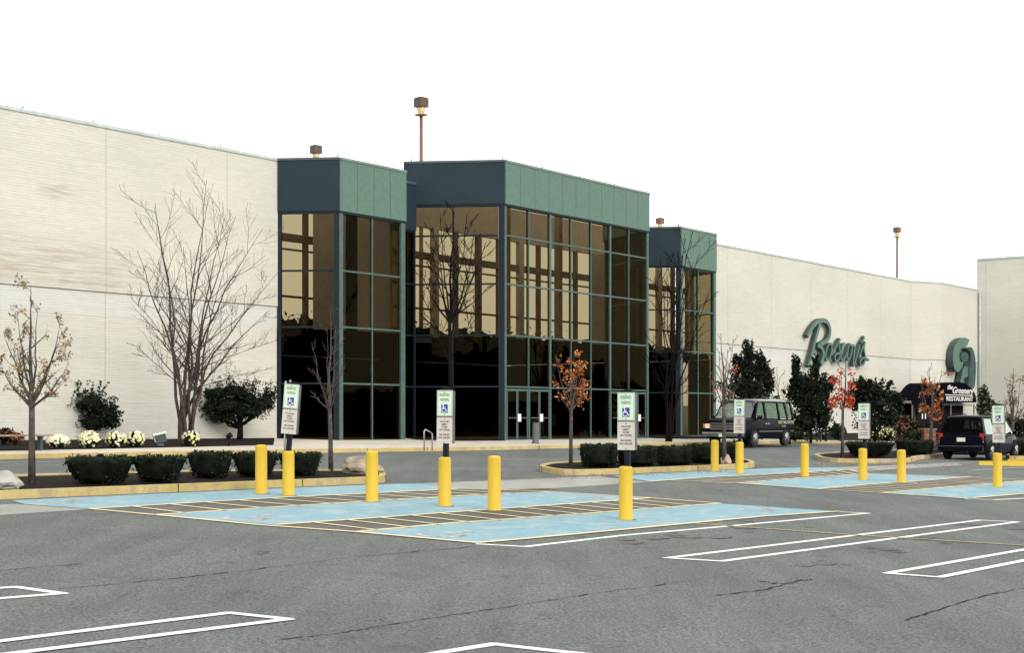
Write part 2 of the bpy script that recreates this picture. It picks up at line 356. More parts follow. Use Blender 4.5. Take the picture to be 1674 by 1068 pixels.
sheet('blue_parking_paint', [
    [(20, 819.5), (112, 815), (415, 801.5), (598, 793.8), (684, 791.5), (740, 799.8), (598, 808.4), (470, 814.3), (244, 827.7), (149, 833.2), (40, 825.5)],
    [(255, 843.5), (430, 831.7), (652, 817.7), (778, 811), (903, 805.5), (1012, 812), (1066, 815.6), (1013, 819.3), (778, 836), (590, 850), (452, 859.8)],
    [(582, 871), (750, 855.6), (800, 852.5), (1013, 837), (1176, 824.4), (1372, 837.5), (1244, 846), (1013, 868), (860, 882), (781, 889)],
    [(1000, 779), (1100, 773.5), (1220, 768), (1290, 765.5), (1369, 765), (1388, 769), (1297, 774.5), (1150, 781.7), (1062, 788)],
    [(1206, 791), (1306, 782.7), (1419, 775.3), (1590, 781), (1422, 793), (1335, 800.3)],
    [(1441, 806.8), (1557, 797), (1690, 786), (1760, 795), (1674, 809), (1579, 816)]], 'blue_paint', .008)
def line_pts(b, pts, width, mat, dz, jit=0):
    P = [px(x, y) for x, y in pts]
    for i in range(len(P)-1):
        a, c = P[i], P[i+1]; t = (c-a); t.z = 0; L = t.length
        if L < 1e-4: continue
        t /= L; n = Vector((-t.y, t.x, 0))*width/2; e = t*(width*.25)
        q = [a-e-n, c+e-n, c+e+n, a-e+n]
        b.face([(p.x, p.y, gz(p.x, p.y)+dz+.0006*i) for p in q], mat)
def lines(name, ls, width, mat, dz=.012):
    b = MB()
    for i, l in enumerate(ls): line_pts(b, l, width, mat, dz+.0015*(i % 3))
    return tag(b.build(name), kind='structure')
lines('yellow_parking_lines', [[(149, 833.4), (255, 843.2), (430, 860.2), (582, 871.2), (781, 889.3)], [(149, 833), (244, 827.7), (470, 814.2), (598, 808.4), (745, 800.5)],
      [(745, 800), (820, 802), (903, 805.5)], [(255, 843), (430, 831.7), (652, 817.7), (778, 810.6), (903, 805.5)], [(903, 805.5), (1012, 812), (1066, 815.6), (1176, 824.2)],
      [(452, 859.8), (590, 850), (778, 836.3), (1013, 819.3), (1066, 815.6)], [(582, 871), (750, 855.6), (800, 852.7), (1013, 837), (1176, 824.4)],
      [(781, 889), (860, 882.3), (1013, 868), (1244, 846), (1372, 837.5)],
      [(1062, 788.5), (1150, 781.7), (1297, 774.5), (1388, 769)], [(1150, 789.5), (1206, 791), (1335, 800.5), (1441, 807), (1579, 816)], [(1206, 791), (1306, 782.7), (1419, 775.5)],
      [(1335, 800.5), (1422, 793), (1588, 780.8)], [(1388, 769), (1419, 775.5), (1588, 780.8), (1690, 786)], [(1441, 807), (1557, 797), (1690, 786)], [(1590, 815.5), (1674, 808.5)]], .125, 'yellow_line')
def hatch(u0, u1, l0, l1, n, shift):
    U0, U1, L0, L1 = px(*u0), px(*u1), px(*l0), px(*l1); b = []
    for k in range(1, n):
        t = k/n; b.append((U0.lerp(U1, t), L0.lerp(L1, max(0, t+shift))))
    return b
hb = MB()
for q in (hatch((149, 833), (760, 799.5), (255, 843), (903, 805.5), 12, -.03), hatch((452, 860), (1066, 815.6), (582, 871), (1176, 824.4), 14, -.03),
          hatch((1062, 788.5), (1388, 769), (1200, 791), (1419, 775.5), 12, -.02), hatch((1335, 800.5), (1588, 780.8), (1441, 807), (1690, 786), 13, -.02)):
    for a, c in q:
        t = (c-a); t.z = 0; t.normalize(); n_ = Vector((-t.y, t.x, 0))*.045
        hb.face([(p.x, p.y, gz(p.x, p.y)+.0175) for p in (a-n_, c-n_, c+n_, a+n_)], 'yellow_line')
tag(hb.build('yellow_hatch_lines'), kind='structure')
lines('white_parking_lines', [[(-60, 968), (0, 962.7), (25, 961), (103, 971.8)], [(-60, 986), (0, 980), (103, 971.8)],
      [(-60, 1058), (0, 1050.5), (374, 1004), (471.7, 1014.4), (35, 1069), (-60, 1082)], [(640, 1084), (722.6, 1068), (808, 1054.5), (834, 1058), (924, 1068), (1040, 1081)],
      [(1090, 913.7), (1602, 851.5), (1664, 854.5), (1180, 919), (1090, 913.7)], [(1800, 880), (1674, 900), (1450, 939), (1536.5, 945.3), (1674, 918), (1800, 892)],
      [(781, 890.5), (860, 894.8), (1013, 877), (1220, 858.7), (1419, 840.2), (1372, 838)], [(1579, 816.5), (1626, 818), (1690, 815)]], .12, 'white_line', .005)
lines('worn_white_lines', [[(1420, 771), (1560, 758.5), (1600, 756)], [(1590, 770), (1674, 765)], [(0, 777), (130, 775)], [(56, 778.5), (0, 780)], [(820, 752), (960, 752)], [(0, 757.5), (96, 756)], [(1310, 745), (1480, 737.5)]], .12, 'white_worn')
lines('faded_yellow_line', [[(1130, 856.5), (1150, 858.4), (1400, 876.5), (1674, 893.5), (1760, 899)]], .09, 'yellow_faint')
sb2 = MB(); r5 = random.Random(5)
for (x, y, a_, b_) in ((1262, 861, .8, .35), (1110, 876, .9, .3), (1040, 885, .6, .3), (1420, 900, .5, .25), (1500, 880, .8, .35), (1640, 862, .7, .3), (1330, 925, .6, .2), (870, 800, .6, .3), (420, 905, .3, .15), ):
    for q_ in range(7):
        c0 = px(x, y)+Vector((r5.gauss(0, a_*.6), r5.gauss(0, a_*.5), 0)); rr0 = r5.uniform(.05, .22)*a_*1.4; ph = r5.random()*6; n9 = 14
        sb2.face([(c0.x+math.cos(i*2*math.pi/n9)*rr0*(1+.35*math.sin(3*i+ph)*r5.random()), c0.y+math.sin(i*2*math.pi/n9)*rr0*(1.3+.3*r5.random()), gz(c0.x, c0.y)+.0022+.0003*q_) for i in range(n9)], 'oil')
tag(sb2.build('oil_stains'), kind='structure')
# worn wheelchair emblems in the blue bays
def emblem(b, x, y, sc, mat='white_worn'):
    c = px(x, y); e1 = (px(x+60, y-5.5)-c); e1.z = 0; e1.normalize(); e2 = Vector((-e1.y, e1.x, 0))
    def st(pts, w):
        for i in range(len(pts)-1):
            a = c+e1*pts[i][0]*sc+e2*pts[i][1]*sc; d = c+e1*pts[i+1][0]*sc+e2*pts[i+1][1]*sc; t = (d-a).normalized(); n_ = Vector((-t.y, t.x, 0))*w
            b.face([(p.x, p.y, gz(p.x, p.y)+.011) for p in (a-n_, d-n_, d+n_, a+n_)], mat)
    st([(math.cos(R(a))*.32, math.sin(R(a))*.32) for a in range(80, 340, 26)], .05); st([(.65, .1), (.2, .05), (.2, -.3), (-.25, -.4)], .05); st([(.85, .1), (.7, .1)], .09); st([(.45, .08), (.45, -.25)], .04)
eb = MB(); emblem(eb, 400, 849, 1.0); emblem(eb, 720, 876, 1.0); emblem(eb, 960, 816, .9); emblem(eb, 1235, 835, .9); emblem(eb, 90, 822, .9); emblem(eb, 1480, 790, .8); emblem(eb, 1510, 809, .8)
tag(eb.build('painted_wheelchair_emblems'), kind='structure')
cb = MB()
for c_ in ([(0, 934), (60, 929), (132, 923)], [(95, 964), (180, 957), (300, 945), (420, 932), (560, 914), (700, 901), (830, 890)], [(450, 1048), (560, 1036), (640, 1022), (760, 1004), (834, 993), (960, 973), (1120, 952)],
           [(1170, 975), (1250, 965), (1310, 950), (1330, 949)], [(1300, 955), (1265, 955), (1240, 951)], [(1480, 1015), (1520, 1003), (1590, 980), (1674, 962), (1760, 948)], [(1050, 803), (1250, 812), (1420, 831)]):
    pts = []
    for i in range(len(c_)-1):
        k = 10
        for j in range(k): t = j/k; pts.append((c_[i][0]*(1-t)+c_[i+1][0]*t, c_[i][1]*(1-t)+c_[i+1][1]*t+rnd.uniform(-.9, .9)))
    pts.append(c_[-1])
    for i in range(len(pts)-1): line_pts(cb, [pts[i], pts[i+1]], rnd.choice((.008, .014, .02, .03)) if c_[0][0] > 1100 else rnd.choice((.006, .012, .016, .024)), 'crack', .006)
tag(cb.build('pavement_cracks'), kind='structure')
# ------------------------------------------------------------------ sidewalk and kerbs
def xy(pts, dz=0): return [(px(x, y, dz).x, px(x, y, dz).y) for x, y in pts]
kerb = xy([(-140, 756), (0, 751.5), (130, 748.5), (300, 745), (451, 742), (640, 739), (800, 736.5), (950, 732.5), (1108, 728.5), (1297, 725.5), (1400, 726), (1472, 727.5), (1478, 735), (1540, 742), (1640, 744), (1720, 744)])
def smooth_in(poly, d):
    out = []
    for i, p in enumerate(poly):
        a = Vector(poly[max(i-1, 0)]); b = Vector(poly[min(i+1, len(poly)-1)]); t = (b-a).normalized(); out.append((p[0]-t.y*d, p[1]+t.x*d))
    return out
inner = smooth_in(kerb, .16)
back = [(W(s, -.5, 0).x, W(s, -.5, 0).y) for s in (120, 100, 78, 60, 44, 30, 18)]
CURB = .13
sb = MB(); sb.prism(inner+back, lambda x, y: gz(x, y)-.2, lambda x, y: gz(x, y)+CURB-.004, 'concrete'); tag(sb.build('sidewalk'), kind='structure')
def strip_curb(name, outer, inn, h, mat='curb', matf=None):
    b = MB()
    for i in range(len(outer)-1):
        o0, o1, i1, i0 = outer[i], outer[i+1], inn[i+1], inn[i]
        z = lambda p, d: gz(p[0], p[1])+d
        mm = matf(i) if matf else mat
        P = [(*o0, z(o0, -.1)), (*o1, z(o1, -.1)), (*i1, z(i1, -.1)), (*i0, z(i0, -.1))]
        e = .02
        oo0 = (o0[0]*(1-e/.15*.6)+i0[0]*(e/.15*.6), o0[1]*(1-e/.15*.6)+i0[1]*(e/.15*.6)); oo1 = (o1[0]*.92+i1[0]*.08, o1[1]*.92+i1[1]*.08)
        P += [(*oo0, z(oo0, h)), (*oo1, z(oo1, h)), (*i1, z(i1, h)), (*i0, z(i0, h))]
        b.hexa(P, mm)
    jb = MB(); acc = 0; jr = random.Random(len(outer))
    for i in range(len(outer)-1):
        a, c = Vector(outer[i]), Vector(outer[i+1]); e = Vector(inn[i]); L = (c-a).length; t = (c-a).normalized()
        while acc < L:
            q = a+t*acc; n_ = Vector((-t.y, t.x)); w_ = jr.choice((.004, .006, .007, .016)); z = gz(q.x, q.y)
            P = [q-n_*.003-t*w_, q-n_*.003+t*w_, q+n_*.172+t*w_, q+n_*.172-t*w_]
            jb.hexa([(v.x, v.y, z-.05) for v in P]+[(v.x, v.y, z+h+.003) for v in P], 'crack'); acc += jr.uniform(3.0, 8.0)
        acc -= L
    tag(jb.build(name+'_joints'), kind='structure')
    return tag(b.build(name, bevel=.018), kind='structure')
def densify(p, k=4):
    out = []
    for i in range(len(p)-1):
        for j in range(k): t = j/k; out.append((p[i][0]*(1-t)+p[i+1][0]*t, p[i][1]*(1-t)+p[i+1][1]*t))
    out.append(p[-1]); return out
strip_curb('sidewalk_curb', kerb, inner, CURB)
# planting beds on the sidewalk
bb = MB()
bd = xy([(-140, 742), (0, 737.5), (200, 733.5), (400, 729), (447, 728)], .13)
bb.prism(bd+[(W(s, -.1, 0).x, W(s, -.1, 0).y) for s in (44.2, 30, 18)], lambda x, y: gz(x, y)+.05, lambda x, y: gz(x, y)+CURB+.02, 'mulch')
tag(bb.build('planting_bed_soil'), kind='structure')
def swpoly(l): return [(W(s, w, 0).x, W(s, w, 0).y) for s, w in l]
bb = MB(); bb.prism(swpoly([(50, 2.6), (51.6, .5), (52.6, .5), (54.3, 3.9), (53.8, 4.5), (51, 4.2)]), lambda x, y: gz(x, y)+.05, lambda x, y: gz(x, y)+CURB+.04, 'mulch'); tag(bb.build('planting_bed_soil'), kind='structure')
bb = MB(); bb.prism(swpoly([(67.4, 4.2), (69.3, .5), (72.2, .5), (73.4, 2.3), (74.6, 4.6), (72, 5.6), (68.5, 5.2)]), lambda x, y: gz(x, y)+.05, lambda x, y: gz(x, y)+CURB+.04, 'mulch'); tag(bb.build('planting_bed_soil'), kind='structure')
rb = xy([(1215, 716.5), (1306, 719.6), (1400, 720.5), (1468, 722), (1474, 727), (1500, 734), (1535, 739), (1640, 740), (1720, 740)], .13)
bb = MB(); bb.prism(rb+swpoly([(125, 6), (104, .1), (80, .1)]), lambda x, y: gz(x, y)+.05, lambda x, y: gz(x, y)+CURB+.02, 'mulch'); tag(bb.build('planting_bed_soil'), kind='structure')
# traffic islands
def island(name, pts, matf=None, h=.15):
    o = [Vector(p) for p in xy(pts)]; o = [(p.x, p.y) for p in o]
    # round the corners
    for _ in range(2):
        r_ = []
        for i in range(len(o)):
            a, b = o[i], o[(i+1) % len(o)]; r_.append((a[0]*.8+b[0]*.2, a[1]*.8+b[1]*.2)); r_.append((a[0]*.2+b[0]*.8, a[1]*.2+b[1]*.8))
        o = r_
    a = sum(o[i][0]*o[(i+1) % len(o)][1]-o[(i+1) % len(o)][0]*o[i][1] for i in range(len(o)))
    if a < 0: o = o[::-1]
    n = len(o); inn = []
    for i in range(n):
        A = Vector(o[i-1]); B = Vector(o[(i+1) % n]); t = (B-A).normalized(); inn.append((o[i][0]-t.y*.17, o[i][1]+t.x*.17))
    strip_curb(name+'_curb', o+[o[0]], inn+[inn[0]], h, matf=matf)
    b = MB(); b.prism(inn, lambda x, y: gz(x, y)-.05, lambda x, y: gz(x, y)+h-.03, 'mulch'); tag(b.build(name+'_soil'), kind='structure')
island('island', [(-140, 823), (0, 817), (112, 812.5), (415, 799.5), (598, 791.5), (632, 789.5), (631, 782), (600, 777), (300, 779), (0, 789), (-140, 795)])
island('island', [(876, 770), (905, 776), (958, 778), (1100, 772), (1225, 766.5), (1237, 763), (1220, 757), (1100, 757), (905, 763)], matf=lambda i: 'curb')
island('island', [(1325, 748), (1345, 756), (1422, 758), (1492, 756.5), (1500, 752), (1535, 749), (1560, 745), (1545, 739), (1400, 743)], matf=lambda i: 'curb' if rnd.random() < .3 else 'curb_worn')
island('island', [(1640, 752), (1700, 752), (1760, 748), (1700, 745), (1650, 747)])
# crack through the near kerb
# ================================================================== the building
BASE = .66
bl = thing('department_store', 'long cream painted brick store with green and navy glazed entrance towers', 'building', W(60, 0, .6), world=True)
def seg(b, p0, p1, z0, z1, out, inn, mat, ext0=0, ext1=0):
    """box along plan segment p0->p1 (s,w), from inn to out along its outward normal"""
    a = Vector(p0); c = Vector(p1); t = (c-a).normalized(); n_ = Vector((-t.y, t.x)); a = a-t*ext0; c = c+t*ext1
    q = [a+n_*out, c+n_*out, c+n_*inn, a+n_*inn]
    L = (c-a).length; u0 = p0[0]-ext0; us = [u0, u0+L, u0+L, u0]
    P = [W(v.x, v.y, z0) for v in q]+[W(v.x, v.y, z1) for v in q]; U = [(u, z0) for u in us]+[(u, z1) for u in us]
    # orientation: s,w frame is left-handed seen from above -> flip
    P = [P[1], P[0], P[3], P[2], P[5], P[4], P[7], P[6]]; U = [U[1], U[0], U[3], U[2], U[5], U[4], U[7], U[6]]
    b.hexa(P, mat, U)
TOPW = 12.36; LEDGE = 6.3; BAND = 5.42
def brick_wall(p0, p1, top, coping=True):
    b = MB()
    seg(b, p0, p1, LEDGE, top-.12, 0, -.4, 'brick'); seg(b, p0, p1, .2, BAND, -.05, -.4, 'brick')
    w = b.build('brick_wall', bl)
    b = MB(); seg(b, p0, p1, BAND, LEDGE-.03, -.045, -.4, 'brick_pale'); b.build('smooth_wall_band', bl)
    b = MB(); seg(b, p0, p1, LEDGE-.03, LEDGE, -.03, -.4, 'ledge_shade'); b.build('ledge_shade_strip', bl)  # dark strip coloured as the shadow under the overhanging upper wall
    if coping:
        b = MB(); seg(b, p0, p1, top-.12, top, .04, -.45, 'coping_pale'); b.build('wall_coping', bl)
brick_wall((0, 0), (44.28, 0), TOPW)
s1, _ = sw(pw(1488, 500, 0)); p1 = (s1, 0)
brick_wall((78.6, 0), p1, TOPW)
def swp(x, Y): X = (x-CX)/F*Y; return (X*D.x+Y*D.y, X*N.x+Y*N.y+W0)
p2 = swp(1539, 118.2); p3 = (p2[0]+8.6, p2[1])
brick_wall(p1, p2, TOPW); brick_wall(p2, p3, TOPW)
def brick_plain(p0, p1, top, nm='brick_wing'):
    b = MB(); seg(b, p0, p1, .2, top-.15, 0, -.4, 'brick'); b.build(nm, bl)
    b = MB(); seg(b, p0, p1, top-.15, top, .05, -.45, 'coping_pale'); b.build('wall_coping', bl)
brick_plain((p3[0]-.3, p3[1]-.1), (p3[0]-.3, p3[1]+14), 14.9)
b = MB(); pp = W(p3[0]-.42, p3[1]+.2, 0); b.tube([(pp.x, pp.y, .6), (pp.x, pp.y, 12.1)], [.09, .09], 'coping_pale', 8); b.build('downpipe', bl)
# ---- glazed faces
Z = [BASE, 3.14, 5.45, 7.75]
panes = 0
def glazed(p0, p1, cols, top, soff, rows, face, trim, cop, post0=0, post1=0, fthk=.3, seams=0, doors=(), wide=(), gm='bronze_glass'):
    global panes
    a = Vector(p0); c = Vector(p1); L = (c-a).length; t = (c-a)/L
    b = MB(); seg(b, p0, p1, soff, top-.1, .07, -.3, face)
    for k in range(1, seams):
        q = a+t*(L*k/seams); seg(b, tuple(q-t*.012), tuple(q+t*.012), soff+.01, top-.1, .0725, .06, 'seam')
    b.build('fascia', bl)
    b = MB(); seg(b, p0, p1, top-.1, top, .10, -.35, cop); b.build('fascia_coping', bl)
    b = MB(); seg(b, p0, p1, soff-.09, soff, .03, -.25, 'navy_trim'); b.build('soffit_trim', bl)
    fm = MB(); zs = rows+[soff-.09]
    s_, e_ = post0, L-post1
    if post0: seg(fm, p0, tuple(a+t*post0), BASE-.1, soff-.09, .02, -.2, trim)
    if post1: seg(fm, tuple(c-t*post1), p1, BASE-.1, soff-.09, .02, -.2, trim)
    xs = [s_+(e_-s_)*k/cols for k in range(cols+1)]
    for k in range(1, cols):
        hw = .07 if k in wide else .028; q = a+t*xs[k]
        seg(fm, tuple(q-t*hw), tuple(q+t*hw), BASE, soff-.09, .01, -.12, trim)
    for j, z in enumerate(zs[:-1]):
        h = .036 if j else .05
        for k in range(cols):
            seg(fm, tuple(a+t*(xs[k]+.03)), tuple(a+t*(xs[k+1]-.03)), z-h+(.05 if j == 0 else 0), z+h+(.05 if j == 0 else 0), .005, -.10, trim)
    fm.build('mullion_frame', bl)
    for j in range(len(zs)-1):
        for k in range(cols):
            if j == 0 and k in doors: continue
            b = MB(); seg(b, tuple(a+t*(xs[k]+.02)), tuple(a+t*(xs[k+1]-.02)), zs[j]+.03, zs[j+1]-.03, -.05, -.06, gm); b.build('window_pane', bl)
    for k in doors:
        x0, x1 = xs[k]+.06, xs[k+1]-.06; mid = (x0+x1)/2
        for (d0, d1, hs_) in ((x0, mid-.01, 1), (mid+.01, x1, -1)):
            b = MB(); z0, z1 = BASE+.06, 3.05
            seg(b, tuple(a+t*d0), tuple(a+t*(d0+.06)), z0, z1, -.01, -.06, 'green_trim'); seg(b, tuple(a+t*(d1-.06)), tuple(a+t*d1), z0, z1, -.01, -.06, 'green_trim')
            seg(b, tuple(a+t*(d0+.06)), tuple(a+t*(d1-.06)), z0, z0+.16, -.012, -.058, 'navy_trim'); seg(b, tuple(a+t*(d0+.06)), tuple(a+t*(d1-.06)), z1-.10, z1, -.012, -.058, 'green_trim')
            dr = b.build('door', bl)
            b = MB(); seg(b, tuple(a+t*(d0+.06)), tuple(a+t*(d1-.06)), z0+.16, z1-.1, -.035, -.04, 'bronze_glass'); b.build('door_glass', dr)
            b = MB(); seg(b, tuple(a+t*(d0+.1)), tuple(a+t*(d1-.1)), z0+1.0, z0+1.04, .03, .0, 'grey_metal'); b.build('push_bar', dr)
            if hs_ < 0:
                b = MB(); seg(b, tuple(a+t*(d0-.05)), tuple(a+t*(d0+.20)), z0+.85, z0+1.20, .045, .032, 'white'); b.build('push_plate', dr)
T1a, T1b = 45.57, 49.7; TW = 2.2
CA, CBs, CW = 54.5, 66.9, 3.95
T2a, T2b = 73.2, 77.25
k60 = 1/math.tan(R(60))
R3 = Z; R5 = Z+[9.93]
TT, TS = 12.35, 10.17; CT, CSf = 13.3, 11.33
# tower one
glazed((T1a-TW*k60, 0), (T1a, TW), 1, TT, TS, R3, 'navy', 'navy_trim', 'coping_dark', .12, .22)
glazed((T1a, TW), (T1b, TW), 2, TT, TS, R3, 'green', 'green_trim', 'coping_green', .22, .28, seams=4)
glazed((T1b, TW), (T1b+TW*k60, 0), 1, TT, TS, R3, 'green', 'green_trim', 'coping_green', .2, .1)
# link
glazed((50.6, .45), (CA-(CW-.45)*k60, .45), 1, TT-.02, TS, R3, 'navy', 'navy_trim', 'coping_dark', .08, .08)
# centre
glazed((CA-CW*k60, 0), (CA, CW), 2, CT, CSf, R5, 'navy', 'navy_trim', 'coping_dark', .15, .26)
glazed((CA, CW), (CBs, CW), 7, CT, CSf, R5, 'green', 'green_trim', 'coping_green', .14, .16, seams=11, doors=(0, 1, 5, 6), wide=(2, 5))
glazed((CBs, CW), (CBs+CW*k60, 0), 2, CT, CSf, R5, 'green', 'green_trim', 'coping_green', .2, .1)
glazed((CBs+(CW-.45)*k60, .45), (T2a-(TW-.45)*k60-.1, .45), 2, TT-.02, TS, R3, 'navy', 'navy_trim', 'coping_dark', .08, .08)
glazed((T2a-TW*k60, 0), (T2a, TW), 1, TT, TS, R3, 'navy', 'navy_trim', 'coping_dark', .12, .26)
glazed((T2a, TW), (T2b, TW), 2, TT, TS, R3, 'green', 'green_trim', 'coping_green', .22, .26, seams=4)
glazed((T2b, TW), (T2b+TW*k60, 0), 1, TT, TS, R3, 'green', 'green_trim', 'coping_green', .1, .05, gm='clear_glass')
# inside: upper floor slab, dark ground floor, rear glazing seen through the atrium
plan = [(44.5, -14), (44.5, -.3), (45.8, 1.9), (49.5, 1.9), (50.7, .1), (52.2, .1), (54.7, 3.6), (66.7, 3.6), (69, .1), (71.9, .1), (73.4, 1.9), (77, 1.9), (78.2, -.3), (78.2, -14)]
def wprism(b, pl, z0, z1, mat):
    pts = swpoly(pl); b.prism(pts, z0, z1, mat)
    a = pts; ar = sum(a[i][0]*a[(i+1) % len(a)][1]-a[(i+1) % len(a)][0]*a[i][1] for i in range(len(a)))
    b.face([(x, y, z0) for x, y in (a if ar < 0 else a[::-1])], mat)
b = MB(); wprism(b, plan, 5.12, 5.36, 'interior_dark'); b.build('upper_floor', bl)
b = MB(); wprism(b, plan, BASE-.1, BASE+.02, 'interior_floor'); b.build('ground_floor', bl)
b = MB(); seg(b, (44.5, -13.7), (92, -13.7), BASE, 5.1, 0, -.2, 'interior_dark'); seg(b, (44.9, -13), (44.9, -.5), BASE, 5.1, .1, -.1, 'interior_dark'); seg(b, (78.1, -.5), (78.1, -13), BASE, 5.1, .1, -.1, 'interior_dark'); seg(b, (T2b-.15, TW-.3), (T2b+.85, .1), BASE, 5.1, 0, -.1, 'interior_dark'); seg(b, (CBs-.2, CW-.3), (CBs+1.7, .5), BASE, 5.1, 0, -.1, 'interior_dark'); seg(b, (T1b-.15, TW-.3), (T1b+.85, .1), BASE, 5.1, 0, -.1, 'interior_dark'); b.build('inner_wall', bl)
b = MB(); RW = -4.5
seg(b, (44.3, RW), (96, RW), 11.35, 13.1, .1, -.1, 'interior_brown'); seg(b, (44.3, RW), (96, RW), 9.75, 10.1, .1, -.1, 'interior_col')
seg(b, (44.3, RW), (96, RW), 9.35, 9.43, .06, -.06, 'interior_col'); seg(b, (44.3, RW), (96, RW), 7.2, 7.3, .06, -.06, 'interior_col')
seg(b, (44.3, RW), (96, RW), 5.36, 5.9, .1, -.1, 'interior_dark')
k = 44.9; i = 0
while k < 95:
    wd = (.42, .16, .30, .16)[i % 4]; seg(b, (k, RW), (k+wd, RW), 5.3, 11.4, .14, -.12, 'interior_brown' if i % 4 == 0 else 'interior_col'); k += 1.85; i += 1
b.build('rear_glazing_frame', bl)
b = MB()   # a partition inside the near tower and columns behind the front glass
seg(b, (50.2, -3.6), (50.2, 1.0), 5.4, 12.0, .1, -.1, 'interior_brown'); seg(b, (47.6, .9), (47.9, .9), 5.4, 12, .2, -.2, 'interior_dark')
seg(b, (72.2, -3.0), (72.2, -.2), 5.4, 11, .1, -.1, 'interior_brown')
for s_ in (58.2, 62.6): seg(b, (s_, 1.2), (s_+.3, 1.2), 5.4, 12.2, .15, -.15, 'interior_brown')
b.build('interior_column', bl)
b = MB(); rr_ = random.Random(77)  # added foliage row, shaped to stand for treetops reflected in the glass
for i_ in range(46):
    s_ = 45+i_*1.02+rr_.uniform(-.4, .4); q_ = W(s_, -5.2+rr_.uniform(-.3, .3), 5.8); h_ = rr_.uniform(.2, .65)
    blob(b, tuple(q_), (rr_.uniform(.4, .8), .4, h_), 'ever', rr_, .35, 9, 6, 2.5)
    leafquads(b, 30, lambda: q_+Vector((rr_.gauss(0, .4), rr_.gauss(0, .3), abs(rr_.gauss(0, h_*.7)))), .12, 'ever', rr_)
b.build('treetop_reflection', bl)
# rods along the parapets
rod0 = None
def rod(p, where):
    global rod0
    if rod0 is None:
        b = MB(); b.tube([(0, 0, -.02), (0, 0, .03), (0, 0, .18)], [.045, .022, .012], 'grey_metal', 6); b.box((.03, 0, .10), (.10, .02, .025), 'grey_metal'); rod0 = b.build('lightning_rod'); o = rod0
    else: o = rod0.copy(); C.objects.link(o)
    o.location = p; tag(o, 'small metal lightning rod on '+where, 'lightning rod', 'lightning rods along the parapets')
for x, nm in ((36, 'the pale wall coping, leftmost of all'), (152, 'the pale wall coping, second from the left'), (260, 'the pale wall coping, third from the left'), (360, 'the pale wall coping, nearest the left tower')):
    q = pw(x, 200, -.2); s_, _ = sw(q); rod(W(s_, -.2, TOPW), nm)
for (s_, w_, z_, nm) in ((T1a, TW, TT, 'the front corner of the left tower'), (CA, CW, CT, 'the front corner of the tall central block'), (CA+3.1, CW, CT, 'the central green fascia, first past its left corner'), (CA+6.2, CW, CT, 'the middle of the central green fascia'),
                        (CA+9.3, CW, CT, 'the central green fascia near its right end'), (CBs, CW, CT, 'the right end of the central fascia'), (T2a, TW, TT, 'the corner of the right tower'), (CA-2.0, .3, CT, 'the navy fascia beside the tall lamp')):
    rod(W(s_, w_-.1, z_), nm)
# downspout of the far tower
# ================================================================== store sign (script letters)
Z2 = 11.243
def zt(x, y): return (1310+x/Z2, 515+y/Z2)
sg = thing('store_sign', 'large green cursive script store name on the cream wall above the pines', 'sign', pw(1320, 600, .1), world=True)
strokes = {
 'B': ([(118, 395), (165, 300), (240, 190), (320, 120), (410, 100), (480, 135), (525, 220), (535, 320), (510, 420), (440, 500), (350, 545)], [(350, 150), (320, 270), (275, 420), (235, 580), (190, 760), (135, 950)], [(310, 555), (370, 590), (410, 680), (410, 780), (380, 870), (340, 930), (270, 950)]),
 'o': ([(555, 530), (500, 560), (465, 650), (450, 750), (470, 830), (520, 800), (555, 700), (565, 600), (555, 530)], [(570, 640), (600, 690), (640, 620)]),
 's': ([(560, 740), (620, 640), (680, 520), (715, 440)], [(715, 440), (700, 560), (715, 700), (700, 810), (650, 850), (620, 790), (650, 720), (740, 700)]),
 'c': ([(810, 530), (770, 560), (740, 680), (735, 790), (770, 840), (820, 760), (870, 640)],),
 'o2': ([(900, 540), (865, 620), (850, 740), (865, 820), (900, 790), (930, 680), (935, 580), (900, 540)],),
 'v': ([(935, 600), (960, 560), (985, 600), (970, 740), (960, 940), (1010, 800), (1060, 640), (1080, 540)],),
 'apostrophe': ([(1165, 400), (1140, 470), (1105, 520)],),
 's2': ([(1060, 800), (1120, 640), (1180, 500)], [(1180, 500), (1160, 640), (1180, 780), (1150, 900), (1100, 920), (1090, 850), (1150, 790), (1250, 830)])}
def catmull(p, k=5):
    out = []
    for i in range(len(p)-1):
        a = p[max(i-1, 0)]; b_ = p[i]; c = p[i+1]; d = p[min(i+2, len(p)-1)]
        for j in range(k):
            t = j/k; out.append(tuple(.5*((2*b_[q])+(-a[q]+c[q])*t+(2*a[q]-5*b_[q]+4*c[q]-d[q])*t*t+(-a[q]+3*b_[q]-3*c[q]+d[q])*t**3) for q in range(2)))
    out.append(p[-1]); return out
